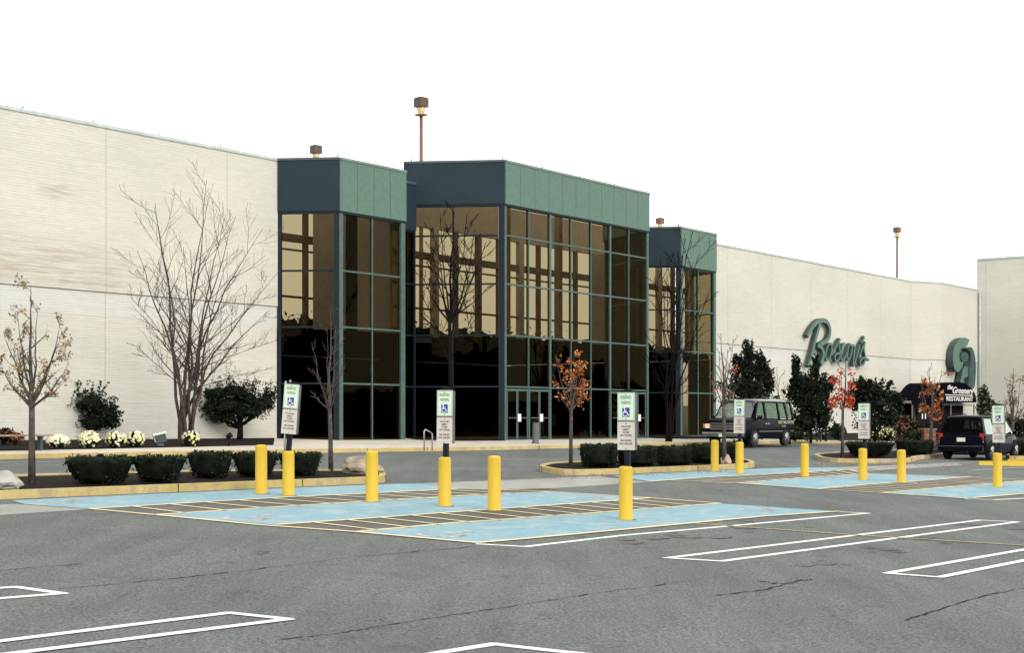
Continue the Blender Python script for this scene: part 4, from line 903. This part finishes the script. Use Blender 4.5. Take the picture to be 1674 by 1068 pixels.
def evergreen(name, label, x, yb, clumps, seed, size=.07, n=260, trunkr=.07, mats=('ever', 'ever', 'ever2'), zlift=.17, dist=None, cat='shrub', spiky=0):
    """clumps in picture pixels: (x, y, rx, ry) around the plant's own depth"""
    r = random.Random(seed); p = px(x, yb, zlift); k = p.y/F
    t = thing(name, label, cat, p)
    b = MB(); cl = []
    for (cx, cy, rx, ry) in clumps:
        cl.append((Vector(((cx-x)*k, r.uniform(-.35, .35)*rx*k, (yb-cy)*k)), rx*k, ry*k))
    b.tube([(0, 0, -.1), (0.02, 0, .3), (0, 0, max(.5, cl[0][0].z))], [trunkr*1.2, trunkr, trunkr*.5], 'bark_dark', 8)
    for c, a, d in cl: b.tube([(0, 0, min(.5, c.z*.5)), tuple(c*.6), tuple(c)], [trunkr*.6, trunkr*.4, .015], 'bark_dark', 5)
    b.build('stem', t); b = MB()
    for c, a, d in cl:
        blob(b, c, (a*.54, a*.54, d*.54), 'ever', r, .3, 12, 8, 2.2)
        def pick():
            q = Vector((r.gauss(0, 1), r.gauss(0, 1), r.gauss(0, 1))).normalized()*(r.uniform(.55, 1.08)); f = 1+.25*noise.noise(q*3+c)
            return c+Vector((q.x*a, q.y*a, q.z*d))*f
        leafquads(b, n, pick, size, list(mats), r)
        if spiky:
            for _ in range(spiky):
                q = Vector((r.gauss(0, 1), r.gauss(0, 1)*.6, abs(r.gauss(0, 1)))).normalized(); s0 = c+Vector((q.x*a*.6, q.y*a*.6, q.z*d*.6)); e0 = c+Vector((q.x*a*1.35, q.y*a*1.2, q.z*d*1.35+.22))
                for m_ in range(26):
                    u = r.random(); leafquads(b, 1, lambda: s0.lerp(e0, u)+Vector((r.gauss(0, .05), r.gauss(0, .05), r.gauss(0, .05))), size, list(mats), r)
    b.build('foliage', t); return t
evergreen('evergreen_shrub', 'rounded dark evergreen shrub behind the white flowers at left', 140, 718, [(100, 655, 20, 14), (120, 652, 34, 16), (150, 660, 36, 22), (175, 675, 22, 16), (110, 665, 26, 16), (150, 690, 38, 16), (178, 690, 18, 12), (125, 640, 20, 8)], 51, .06, 420, spiky=7)
evergreen('spreading_pine', 'low spreading dark pine beside the left tower', 392, 718, [(350, 645, 36, 18), (385, 640, 34, 16), (420, 660, 30, 16), (375, 665, 40, 20), (340, 668, 26, 18), (410, 675, 34, 14), (360, 682, 34, 10), (437, 655, 14, 18), (400, 652, 30, 20)], 52, .055, 420, trunkr=.11, spiky=7)
evergreen('pine', 'dark evergreen behind the van roof', 1225, 722, [(1225, 583, 10, 16), (1243, 596, 6, 12), (1208, 600, 8, 14), (1257, 628, 8, 12), (1222, 610, 26, 22), (1210, 635, 30, 24), (1232, 640, 30, 26), (1248, 612, 12, 14), (1215, 665, 38, 26), (1240, 665, 26, 26), (1205, 700, 20, 22), (1235, 700, 30, 20)], 53, .10, 330, spiky=9)
evergreen('pine', 'tall dark pine below the script sign', 1325, 722, [(1334, 607, 5, 15), (1300, 606, 6, 14), (1320, 630, 24, 18), (1340, 640, 20, 20), (1308, 650, 22, 22), (1330, 662, 30, 24), (1352, 632, 10, 10), (1315, 690, 28, 28), (1345, 685, 22, 28), (1298, 640, 10, 14)], 54, .10, 330, spiky=9)
evergreen('evergreen_shrub', 'broad dark evergreen shrub right of the red leaved tree', 1430, 722, [(1420, 640, 26, 14), (1445, 645, 24, 14), (1400, 655, 16, 18), (1430, 662, 36, 18), (1465, 660, 12, 10), (1425, 690, 30, 22), (1455, 685, 20, 14), (1410, 632, 12, 8)], 55, .10, 330, spiky=9)
evergreen('low_bush', 'small reddish brown bush left of the awning doorway', 1487, 724, [(1478, 690, 14, 12), (1492, 698, 16, 14), (1475, 706, 14, 12)], 56, .09, 260, mats=('ever2', 'wood_red', 'ever'))
evergreen('low_bush', 'grey green bush at the right side of the awning', 1606, 722, [(1607, 648, 9, 18), (1616, 662, 12, 14), (1605, 668, 9, 20), (1610, 692, 14, 20)], 57, .10, 300, mats=('ever2', 'leaf_brown', 'ever'))
evergreen('low_bush', 'dark bush behind the minivan at the right edge', 1650, 728, [(1648, 695, 16, 18), (1668, 698, 18, 18), (1690, 700, 20, 18)], 58, .10, 300)
evergreen('low_bush', 'dark bush behind the bench at the left edge', 6, 726, [(8, 709, 16, 9), (24, 716, 14, 9), (-14, 712, 16, 10)], 59, .06, 420, mats=('ever', 'wood_red'))
evergreen('low_bush', 'green bush at the foot of the awning', 1512, 727, [(1500, 712, 14, 11), (1520, 715, 12, 9)], 60, .09, 260, mats=('ever2', 'hedge_top'))
evergreen('low_bush', 'dark bush under the pines right of the van', 1290, 724, [(1285, 705, 16, 14), (1300, 708, 14, 12), (1370, 706, 14, 14)], 61, .1, 280)
def mum(x, y, w_, h, label, seed, mats=('flower', 'flower', 'flower_yellow'), n=110):
    r = random.Random(seed); p = px(x, y, .17); k = p.y/F; a = w_/2*k; d = h*k
    t = thing('flower_clump', label, 'flowers', p, 0, 'chrysanthemum clumps along the wall'); b = MB(); blob(b, (0, 0, d*.42), (a*.92, a*.8, d*.5), 'hedge', r, .12, 14, 8)
    leafquads(b, 260, lambda: Vector((r.gauss(0, a*.5), r.gauss(0, a*.4), abs(r.gauss(0, d*.35)))), .035, ['ever2', 'hedge'], r); b.build('leaves', t); b = MB()
    for _ in range(n):
        q = Vector((r.gauss(0, 1), -abs(r.gauss(0, .8)), r.gauss(.45, .6))).normalized(); c = Vector((q.x*a, q.y*a*.85, d*.45+q.z*d*.52)); s_ = r.uniform(.03, .055)
        u = q.cross(Vector((0, 0, 1))).normalized(); v = q.cross(u); m_ = r.choice(mats)
        b.face([c+(u*math.cos(i*math.pi/3)+v*math.sin(i*math.pi/3))*s_ for i in range(6)], m_)
        b.face([c+q*.025+(u*math.cos(i*math.pi/3+.5)+v*math.sin(i*math.pi/3+.5))*s_*.6 for i in range(6)], m_)
    b.build('blossoms', t)
mum(95, 731, 38, 20, 'white chrysanthemum clump nearest the bench', 71, ('flower', 'flower'), 170)
mum(146, 732, 36, 28, 'white flower clump under the rounded shrub', 72, n=120)
mum(189, 731, 36, 26, 'pale flower clump between two others right of the shrub', 73, n=90)
mum(221, 730, 30, 26, 'pale flower clump left of the green floodlight', 74, n=90)
mum(312, 729, 28, 26, 'sparse white flower clump at the foot of the bare tree', 75, n=60)
mum(1428, 720, 22, 24, 'white flower clump behind the sign on the right island', 76, n=70)
mum(1450, 720, 32, 20, 'yellow flower clump near the island at right', 77, ('flower_yellow', 'flower'), 100)
mum(1346, 719, 12, 18, 'small yellow flower clump by the low bench', 78, ('flower_yellow',), 40)
# rocks
def rock(x, y, w_, h, label, seed, mat, dep=None):
    r = random.Random(seed); p = px(x, y, .1); k = p.y/F; b = MB(); off = Vector((r.uniform(0, 50),)*3)
    bm = bmesh.new(); bmesh.ops.create_icosphere(bm, subdivisions=3, radius=1)
    for v in bm.verts:
        d = v.co.normalized(); f = 1+.35*noise.noise(d*1.5+off)+.16*noise.noise(d*4+off); q = d*f
        for pl in (Vector((.4, -.8, .5)), Vector((-.7, -.5, .6)), Vector((.8, .1, .6)), Vector((-.1, -.2, 1))):
            pl = pl.normalized(); e = q.dot(pl)-.78
            if e > 0: q -= pl*e*.85
        v.co = Vector((q.x*w_/2*k, q.y*(dep or w_/2*k), q.z*h*.6*k+h*.36*k))
    me = bpy.data.meshes.new('boulder'); bm.to_mesh(me); bm.free(); me.materials.append(M[mat]); o = bpy.data.objects.new('boulder', me); C.objects.link(o); o.location = p
    tag(o, label, 'boulder')
rock(592, 776, 64, 34, 'tan jagged boulder at the right tip of the left island', 81, 'rock', .35)
rock(2, 800, 62, 34, 'pale boulder at the left edge on the near island', 82, 'rock_pale', .35)
rock(1187, 761, 18, 20, 'small pinkish rock between hedge and bollard', 83, 'rock_pink')
# ================================================================== street furniture
def bench(x0, x1, yb, ytop, label, seat='wood_tan', leg='dark_green_metal', name='bench'):
    a = px(x0, yb, .15); c = px(x1, yb, .15); L = (c-a).length; ang = math.atan2(c.y-a.y, c.x-a.x); h = (yb-ytop)*a.y/F
    t = thing(name, label, 'bench', (a+c)/2, ang)
    b = MB()
    for i in range(4): b.box((0, -.18+i*.12, h-.02), (L, .10, .045), seat)
    b.build('seat', t, bevel=.006)
    for x in (-L*.36, L*.36):
        b = MB(); b.box((x, -.1, h/2-.04), (.07, .07, h-.04), leg); b.box((x, .12, h/2-.04), (.07, .07, h-.04), leg); b.box((x, 0, h-.07), (.07, .4, .05), leg); b.build('leg', t)
bench(-50, 84, 736, 711, 'low reddish slatted bench on dark posts at the left edge')
bench(1320, 1342, 722, 706.5, 'small grey bench under the tall pine', 'grey_metal', 'grey_metal')
# floodlight
p = px(262, 729, .17); t = thing('floodlight', 'tilted green box floodlight with pale top among the flowers', 'floodlight', p, R(20))
b = MB(); tr = Matrix.Translation((0, 0, .24)) @ Matrix.Rotation(R(-14), 4, 'Y'); b.box((0, 0, .0), (.36, .30, .28), 'dark_green_metal', 0, tr); b.build('housing', t, bevel=.02)
b = MB(); b.box((0, 0, .155), (.44, .36, .05), 'sign_white', 0, tr); b.box((-.19, 0, .02), (.02, .26, .22), 'lens', 0, tr); b.build('visor', t, bevel=.01)
b = MB(); b.box((0, 0, .03), (.2, .2, .06), 'grey_metal'); b.tube([(0, 0, .0), (0, 0, .15)], [.03, .03], 'grey_metal', 8); b.build('mount', t)
p = px(374, 728, .17); t = thing('spotlight', 'small black ground spotlight under the spreading pine', 'spotlight', p)
b = MB(); b.tube([(0, 0, -.05), (0, 0, .22)], [.03, .03], 'black', 8); b.build('stake', t)
b = MB(); b.tube([(-.06, .02, .26), (.08, -.02, .36)], [.07, .10], 'black', 10); b.build('lamp_head', t)
# grey cylinder by the doors
p = px(875.5, 725.5, .13); t = thing('ash_receptacle', 'slim dark grey cylinder standing before the left doors', 'ashtray', p); h = 35*p.y/F
b = MB(); b.tube([(0, 0, 0), (0, 0, .04), (0, 0, .05), (0, 0, h)], [.17, .17, .14, .13], 'grey_metal', 14); b.build('body', t)
b = MB(); b.tube([(0, 0, h), (0, 0, h+.03)], [.15, .15], 'black', 14); b.build('cap', t)
# handrail
p = px(700, 737.5, .13); k = p.y/F; t = thing('handrail', 'short bright metal inverted U rail on the sidewalk', 'handrail', p, R(50)); h = 35*k; b = MB()
b.tube([(-.2, 0, 0), (-.2, 0, h-.06), (-.15, 0, h), (.1, 0, h-.1), (.2, 0, h-.15), (.2, 0, 0)], [.022]*6, 'steel', 8); b.build('rail', t)
# trash receptacle inside and planters by the restaurant
p = W(60.3, 1.6, BASE); t = thing('trash_receptacle', 'square grey receptacle behind the glass beside the orange tree', 'trash bin', p, R(53)); b = MB()
b.box((0, 0, .45), (.55, .55, .9), 'grey_metal'); b.build('bin_body', t, bevel=.02); b = MB(); b.box((0, 0, 1.02), (.6, .6, .22), 'steel'); b.box((0, -.302, 1.0), (.35, .01, .12), 'black'); b.build('bin_lid', t)
p = px(1516, 728, .15); k = p.y/F; t = thing('planter_box', 'square reddish brown wooden box by the restaurant door', 'planter', p, R(10)); b = MB(); w_ = 20*k; h = 26*k
for i in range(4): b.box((0, 0, h*(i+.5)/4), (w_, w_, h/4-.02), 'wood_red')
b.build('slatted_side', t); b = MB(); b.box((0, 0, h), (w_+.1, w_+.1, .06), 'wood_tan'); b.build('rim', t)
p = px(1520, 726, .15); t = thing('menu_sign', 'small dark notice board with two white bars under the awning', 'sign', p); b = MB(); k = p.y/F
b.tube([(-.3, 0, 0), (-.3, 0, 52*k)], [.04, .04], 'black', 6); b.box((-.3, 0, 45*k), (.7, .06, .8), 'black'); b.build('board', t)
b = MB(); b.box((-.40, -.035, 45*k), (.05, .01, .28), 'white'); b.box((-.24, -.035, 45*k), (.05, .01, .28), 'white'); b.build('white_bar', t)
p = px(1350, 722, .15); k = p.y/F; t = thing('slim_post', 'thin dark green post rising beside the tall pine', 'post', p); b = MB(); b.tube([(0, 0, 0), (0, 0, 76*k)], [.07, .06], 'dark_green_metal', 8); b.box((0, 0, 76*k), (.3, .3, .2), 'dark_green_metal'); b.build('shaft', t)
# yellow kerb stops at right
def stop(x0, y0, x1, y1, label):
    a = px(x0, y0); c = px(x1, y1); L = (c-a).length; ang = math.atan2(c.y-a.y, c.x-a.x); o_ = MB(); w_ = .16
    pr = [(-w_/2, 0), (w_/2, 0), (w_/2*.6, .17), (-w_/2*.6, .17)]
    P = [(-L/2, y, z) for y, z in pr]; Q = [(L/2, y, z) for y, z in pr]
    for i in range(4): o_.face([P[i], Q[i], Q[(i+1) % 4], P[(i+1) % 4]][::-1], 'bollard')
    o_.face(P, 'bollard'); o_.face(Q[::-1], 'bollard'); o = o_.build('wheel_stop', bevel=.015); m_ = (a+c)/2; o.location = m_; o.rotation_euler = (0, 0, ang)
    tag(o, label, 'wheel stop', 'yellow wheel stops beside the minivan')
stop(1600, 760.5, 1720, 764, 'nearer yellow wheel stop behind the rightmost bollard'); stop(1648, 757, 1740, 761, 'farther yellow wheel stop at the right edge')
# fallen leaves
r = random.Random(3); b = MB()
for _ in range(900):
    x = r.uniform(1330, 1560) if r.random() < .6 else r.uniform(880, 1200); y = (759+r.gauss(0, 2.4)) if x > 1300 else 779+r.gauss(0, 2)-(x-960)*.04
    q = px(x, y, .02); s_ = r.uniform(.015, .035); a = r.uniform(0, 6.3)
    b.face([(q.x+math.cos(a+i*1.57)*s_, q.y+math.sin(a+i*1.57)*s_, q.z+r.uniform(-.006, .012)) for i in range(4)], r.choice(('leaf_orange', 'leaf_brown', 'leaf_gold', 'wood_red')))
tag(b.build('fallen_leaves'), 'scattered fallen leaves along the island kerbs', 'leaves', kind='stuff')
# ================================================================== vehicles
def loft(b, sts, mat, capf=True, capr=True, smooth=True):
    n = len(sts[0]); base = len(b.v)
    for s_ in sts: b.v += [tuple(q) for q in s_]
    mi = b.m(mat)
    for i in range(len(sts)-1):
        for k in range(n-1):
            a = base+i*n+k; b.f.append((a, a+n, a+n+1, a+1)); b.mi.append(mi); b.sm.append(smooth)
    if capf: b.f.append(tuple(base+k for k in range(n))); b.mi.append(mi); b.sm.append(False)
    if capr: b.f.append(tuple(base+(len(sts)-1)*n+k for k in range(n))[::-1]); b.mi.append(mi); b.sm.append(False)
def wheel(t, x, y, rad, wd, side, hubcol='hub'):
    w = MB(); w.tube([(x, y-side*.0, rad), (x, y+side*wd*.08, rad), (x, y+side*wd*.9, rad), (x, y+side*wd, rad)], [rad*.93, rad, rad, rad*.90], 'tyre', 28); o = w.build('wheel', t)
    h = MB(); h.tube([(x, y+side*(wd-.02), rad), (x, y+side*(wd+.012), rad), (x, y+side*(wd-.03), rad)], [rad*.64, rad*.62, rad*.50], hubcol, 22)
    h.tube([(x, y+side*(wd-.03), rad), (x, y+side*(wd+.03), rad)], [rad*.2, rad*.14], hubcol, 14)
    for k in range(8):
        a = k*math.pi/4; h.tube([(x+math.cos(a)*rad*.38, y+side*(wd-.028), rad+math.sin(a)*rad*.38), (x+math.cos(a)*rad*.38, y+side*(wd-.024), rad+math.sin(a)*rad*.38)], [rad*.07, rad*.07], 'tyre', 8)
    h.build('rim', o)
def ring(x, zb, zt_, wb, wt, tuck=.06, crown=.02, rt=.10):
    """open ring, -y side bottom -> over the top -> +y side bottom"""
    L = [(x, -wb+tuck, zb), (x, -wb, zb+.14), (x, -(wb*.45+wt*.55)-.012, zb+(zt_-zb)*.55), (x, -wt, zt_-rt), (x, -wt+rt*.3, zt_-rt*.3), (x, -wt+rt, zt_), (x, 0, zt_+crown)]
    return L+[(q[0], -q[1], q[2]) for q in L[-2::-1]]
def quad_panel(t, name, pts, mat, off, parent=None, thick=.012):
    P = [Vector(p) for p in pts]; nrm = (P[1]-P[0]).cross(P[3]-P[0]).normalized(); cen = sum(P, Vector())/4
    if nrm.dot(Vector((cen.x*.15, cen.y, cen.z-.9))) < 0 and abs(nrm.y) > .4: nrm = -nrm
    if abs(nrm.y) <= .4 and nrm.dot(Vector((cen.x, 0, .5))) < 0: nrm = -nrm
    A = [p+nrm*off for p in P]; B_ = [p+nrm*(off-thick) for p in P]; b = MB()
    b.face(A, mat); b.face(B_[::-1], mat)
    for i in range(4): b.face([A[i], B_[i], B_[(i+1) % 4], A[(i+1) % 4]], mat)
    return b.build(name, parent or t)
def arch(b, x, y, rad, side, mat='plastic', body=None):
    pts = [(x+math.cos(R(a))*rad, y, rad*.86+math.sin(R(a))*rad*1.02) for a in range(-5, 186, 10)]
    b.tube(pts, [.035]*len(pts), mat, 6)
    c = [(p[0], y+side*.004, p[2]) for p in pts]; b.face(c if side < 0 else c[::-1], 'black')
def van():
    p1_ = px(1231, 733); heading = R(-90-34)
    t = thing('passenger_van', 'black passenger van with chrome grille facing the camera before the pines', 'van', (0, 0, 0), heading)
    W2 = 1.0; H = 2.06; rad = .37; FX, RX = 1.62, -1.66
    b = MB(); S = []
    for (x, zb, zt_, wb, wt) in ((-2.62, .52, 1.12, .94, .93), (-2.56, .42, 1.18, .99, .98), (-1.0, .36, 1.20, 1.0, .985), (1.2, .36, 1.20, 1.0, .985), (1.74, .38, 1.24, 1.0, .97), (2.0, .40, 1.22, .99, .95), (2.45, .44, 1.15, .98, .92), (2.60, .48, 1.06, .96, .90)):
        S.append(ring(x, zb, zt_, wb, wt))
    loft(b, S, 'van_paint'); b.box((0, 0, .42), (4.9, 1.75, .12), 'plastic')
    for x in (FX, RX):
        for s_ in (-1, 1): arch(b, x, s_*1.004, rad+.07, s_)
    body = b.build('body', t)
    b = MB(); S = []
    for (x, z, w_) in ((-2.50, H-.10, .80), (-2.40, H-.03, .84), (-1.5, H, .86), (.6, H, .86), (.95, H-.03, .84), (1.12, H-.09, .80)): S.append([(x, -w_, z-.10), (x, -w_, z-.04), (x, -w_+.05, z-.005), (x, -w_+.22, z+.03), (x, 0, z+.05), (x, w_-.22, z+.03), (x, w_-.05, z-.005), (x, w_, z-.04), (x, w_, z-.10)])
    loft(b, S, 'van_roof'); b.build('roof', t)
    zt_ = H-.14; zb = 1.16
    def P(x, z, side):  # point on the side plane
        f = (z-1.12)/(H-1.12); return (x, side*(.985-.145*f), z)
    for side in (-1, 1):
        for (xb, xt, wd) in ((1.55, 1.02, .10), (.42, .42, .14), (-1.02, -.98, .12), (-1.9, -1.75, .10), (-2.52, -2.40, .14)):
            q = [P(xb-wd/2, zb, side), P(xb+wd/2, zb, side), P(xt+wd/2, zt_+.04, side), P(xt-wd/2, zt_+.04, side)]; q2 = [(a[0], a[1]-side*.06, a[2]) for a in q]
            b = MB(); b.hexa([q[0], q[1], q2[1], q2[0], q[3], q[2], q2[2], q2[3]], 'van_paint'); b.build('pillar', t)
        for (a0, a1, c1, c0) in ((.49, 1.46, .98, .49), (-.96, .35, .35, -.92), (-1.84, -1.08, -1.03, -1.70), (-2.44, -1.96, -1.80, -2.33)):
            quad_panel(t, 'side_window', [P(a0, zb+.06, side), P(a1, zb+.06, side), P(c1, zt_-.02, side), P(c0, zt_-.02, side)], 'car_glass', -.02)
        m = MB(); m.box((1.35, side*1.10, 1.26), (.10, .20, .16), 'plastic'); m.box((1.35, side*1.02, 1.22), (.04, .14, .04), 'plastic'); m.build('mirror', t, bevel=.01)
        m = MB(); m.box((0, side*1.008, .66), (2.5, .015, .05), 'grey_metal'); m.box((-2.2, side*1.0, .66), (.5, .015, .05), 'grey_metal'); m.build('side_moulding', t)
        m = MB(); m.box((.52, side*1.008, 1.0), (.16, .03, .04), 'chrome'); m.box((.25, side*1.008, 1.0), (.16, .03, .04), 'chrome'); m.build('door_handle', t)
        m = MB(); m.box((2.605, side*.76, .90), (.06, .20, .19), 'lens'); m.build('headlight', t, bevel=.01)
        m = MB(); m.box((2.57, side*.915, .90), (.12, .09, .17), 'amber'); m.build('turn_signal', t, bevel=.01)
        m = MB(); m.box((-2.60, side*.86, .95), (.05, .16, .42), 'red_lens'); m.build('tail_light', t, bevel=.01)
    quad_panel(t, 'windscreen', [(1.74, -.86, 1.25), (1.74, .86, 1.25), (1.08, .76, H-.11), (1.08, -.76, H-.11)], 'car_glass', .0)
    quad_panel(t, 'rear_window', [(-2.58, .78, 1.22), (-2.58, -.78, 1.22), (-2.47, -.70, H-.17), (-2.47, .70, H-.17)], 'dark_glass', .0)
    b = MB(); b.box((2.60, 0, .885), (.05, 1.26, .30), 'black'); g_ = b.build('grille', t)
    b = MB()
    for z in (.76, .84, .92, 1.01): b.box((2.635, 0, z), (.02, 1.18, .026), 'chrome')
    b.box((2.64, 0, .885), (.03, .10, .29), 'chrome')
    for y in (-.6, .6): b.box((2.64, y, .885), (.03, .03, .29), 'chrome')
    b.build('grille_bar', g_, bevel=.004)
    b = MB(); b.box((2.68, 0, .55), (.14, 1.92, .20), 'grey_metal'); b.box((2.76, 0, .60), (.02, 1.86, .04), 'chrome'); b.box((2.757, 0, .50), (.012, .34, .13), 'sign_white'); b.build('front_bumper', t, bevel=.03)
    b = MB(); b.box((-2.68, 0, .52), (.14, 1.92, .18), 'chrome'); b.build('rear_bumper', t, bevel=.03)
    b = MB()
    for x in (.75, -.35, -1.2):
        for y in (-.4, .4): b.box((x, y, 1.02), (.14, .5, .62), 'interior_dark'); b.box((x+.2, y, .78), (.5, .5, .14), 'interior_dark')
    b.build('seat', t)
    for x in (FX, RX):
        for s_ in (-1, 1): wheel(t, x, s_*.80, rad, .215, s_)
    side = 1
    fr_ = frame(Vector((-1.62, 1.008, 1.05)), (-1, 0, 0), (0, .05, 1))
    text_mesh('EAST HILLS HOTEL', .19, 'gold_text', 'lettering', t, fr_, .002, sx=1.08, bold=.003)
    text_mesh('555-0142', .10, 'gold_text', 'lettering', t, frame(Vector((-1.35, 1.014, .88)), (-1, 0, 0), (0, .05, 1)), .002, sx=1)
    # stand it: near front wheel under its picture place
    o = Vector((FX, .9, 0)); c_, s_ = math.cos(heading), math.sin(heading); off = Vector((o.x*c_-o.y*s_, o.x*s_+o.y*c_, 0))
    # camera sees the +y or -y side? place so that the nearer front wheel projects at x=1228
    best = None
    for sd in (1, -1):
        off = Vector((FX*c_-sd*.9*s_, FX*s_+sd*.9*c_, 0)); L = p1_-off
        rear = L+Vector((RX*c_-sd*.9*s_, RX*s_+sd*.9*c_, 0)); print('van side', sd, CX+F*rear.x/rear.y)
    off = Vector((FX*c_-.9*s_, FX*s_+.9*c_, 0))*1.07; L = p1_-off; t.location = (L.x, L.y, gz(L.x, L.y))
    t.rotation_euler = (Vector((-GB, -GC, 1)).to_track_quat('Z', 'Y').to_matrix() @ Matrix.Rotation(heading, 3, 'Z')).to_euler() if False else (0, 0, heading)
    t.location.z += .03; t.scale = (1.07, 1.07, 1.07)
van()
def minivan():
    heading = R(90-36)
    t = thing('minivan', 'dark blue minivan seen from behind at the right, tail light lit red by day', 'minivan', (0, 0, 0), heading)
    t['label'] = 'dark blue minivan seen from behind near the restaurant awning'
    H = 1.76; rad = .335; FX, RX = 1.50, -1.50; W2 = .95
    b = MB(); S = []
    for (x, zb, zt_, wb, wt) in ((-2.38, .50, .92, .86, .86), (-2.30, .36, 1.02, .93, .91), (-2.1, .30, 1.04, .95, .93), (-.8, .26, 1.02, .955, .93), (1.0, .26, .99, .955, .92), (1.55, .28, .98, .95, .90), (1.9, .30, .88, .92, .84), (2.25, .34, .74, .84, .74), (2.40, .40, .60, .72, .62)): S.append(ring(x, zb, zt_, wb, wt))
    loft(b, S, 'car_paint')
    for x in (FX, RX):
        for s_ in (-1, 1): arch(b, x, s_*.957, rad+.06, s_)
    b.build('body', t)
    b = MB(); S = []
    for (x, z, w_) in ((-2.12, H-.09, .66), (-2.0, H-.03, .71), (-1.2, H, .74), (.2, H-.02, .74), (.55, H-.06, .71), (.75, H-.12, .66)): S.append([(x, -w_, z-.09), (x, -w_, z-.05), (x, -w_+.12, z), (x, 0, z+.025), (x, w_-.12, z), (x, w_, z-.05), (x, w_, z-.09)])
    loft(b, S, 'car_paint')
    b.build('roof', t)
    b = MB()
    for y in (-.6, .6): b.tube([(-1.8, y, H+.0), (-1.7, y, H+.05), (-.1, y, H+.05), (0, y, H)], [.018]*4, 'plastic', 6)
    b.build('roof_rack', t)
    zb, zt_ = .98, H-.13
    def P(x, z, side): f = (z-.98)/(H-.98); return (x, side*(.925-.20*f), z)
    for side in (-1, 1):
        for (xb, xt, wd) in ((-2.22, -2.05, .22), (-1.0, -1.02, .08), (.12, .08, .09), (1.42, .68, .09)):
            q = [P(xb-wd/2, zb-.02, side), P(xb+wd/2, zb-.02, side), P(xt+wd/2, zt_+.05, side), P(xt-wd/2, zt_+.05, side)]; q2 = [(a[0], a[1]-side*.06, a[2]) for a in q]
            b = MB(); b.hexa([q[0], q[1], q2[1], q2[0], q[3], q[2], q2[2], q2[3]], 'car_paint'); b.build('pillar', t)
        for (a0, a1, c1, c0) in ((-2.10, -1.04, -1.06, -1.93), (-.96, .07, .03, -.98), (.17, 1.34, .62, .13)):
            quad_panel(t, 'side_window', [P(a0, zb+.04, side), P(a1, zb+.04, side), P(c1, zt_-.0, side), P(c0, zt_-.0, side)], 'car_glass', -.015)
        m = MB(); m.box((1.12, side*1.02, 1.05), (.12, .18, .14), 'car_paint'); m.build('mirror', t, bevel=.02)
        m = MB(); m.box((0, side*.960, .58), (2.3, .014, .07), 'plastic'); m.build('side_moulding', t)
        m = MB(); m.box((.35, side*.945, .86), (.18, .03, .04), 'car_paint'); m.build('door_handle', t)
        m = MB(); m.box((-2.31, side*.815, .90), (.12, .15, .30), 'red_lens'); m.box((-2.31, side*.815, .715), (.12, .15, .06), 'lens'); m.build('tail_light', t, bevel=.015)
        m = MB(); m.box((2.30, side*.62, .66), (.10, .26, .12), 'lens'); m.build('headlight', t, bevel=.01)
    b = MB(); b.box((-2.35, 0, .80), (.03, 1.42, .34), 'car_paint'); b.box((-2.345, 0, 1.0), (.06, 1.5, .06), 'car_paint'); b.build('tailgate', t, bevel=.01)
    quad_panel(t, 'rear_window', [(-2.36, -.74, 1.02), (-2.36, .74, 1.02), (-2.14, .62, H-.13), (-2.14, -.62, H-.13)], 'dark_glass', .01)
    quad_panel(t, 'windscreen', [(1.55, -.80, .97), (1.55, .80, .97), (.74, .64, H-.13), (.74, -.64, H-.13)], 'car_glass', .0)
    b = MB(); b.box((-2.42, 0, .46), (.16, 1.80, .24), 'car_paint'); b.box((-2.505, 0, .545), (.01, 1.7, .02), 'grey_metal'); b.build('rear_bumper', t, bevel=.03)
    b = MB(); b.box((-2.375, 0, .80), (.02, .34, .16), 'sign_white'); b.build('licence_plate', t)
    b = MB(); b.box((-2.372, .55, .735), (.01, .26, .03), 'steel'); b.box((-2.372, .60, .68), (.01, .14, .035), 'steel'); b.box((-2.372, -.48, .735), (.01, .12, .03), 'steel'); b.build('badge', t)
    b = MB(); b.tube([(-2.385, .05, 1.02), (-2.37, -.45, 1.10)], [.012, .012], 'black', 6); b.build('wiper', t)
    b = MB()
    for x in (.5, -.6, -1.5):
        for y in (-.4, .4): b.box((x, y, .95), (.13, .46, .5), 'interior_dark')
    b.build('seat', t)
    for x in (FX, RX):
        for s_ in (-1, 1): wheel(t, x, s_*.755, rad, .205, s_)
    q = px(1619, 753.5); c_, s_ = math.cos(heading), math.sin(heading); sd = -1
    off = Vector((RX*c_-sd*.88*s_, RX*s_+sd*.88*c_, 0)); L = q-off; t.location = (L.x, L.y, gz(L.x, L.y)+.02)
    fr_ = L+Vector((FX*c_-sd*.88*s_, FX*s_+sd*.88*c_, 0)); print('minivan front wheel', CX+F*fr_.x/fr_.y)
minivan()
# ================================================================== unseen woods across the lot, put in to darken the glass reflections
b = MB(); r = random.Random(9)
for i in range(120):
    x = -260+i*5.2+r.uniform(-2, 2); y = -120+r.uniform(-10, 10); h = r.uniform(10.5, 15)
    blob(b, (x, y, gz(x, y)+h*.5), (r.uniform(4, 6.5), 4, h*.62), 'woods', r, .3, 10, 8, 2.5)
for i in range(60):
    y = -120+i*5.0; x = 150+r.uniform(-6, 6)-0; h = r.uniform(6, 9)
    blob(b, (x+40, y-60, gz(x, y)+h*.4), (4, r.uniform(4, 6.5), h*.6), 'woods', r, .3, 10, 8, 2.5)
tag(b.build('unseen_woods'), 'unseen dark woods across the parking lot, added to darken the glass reflections', 'woods', kind='stuff')
for o in list(bpy.data.objects):
    for k in ('_world', '_loc'):
        if k in o: del o[k]
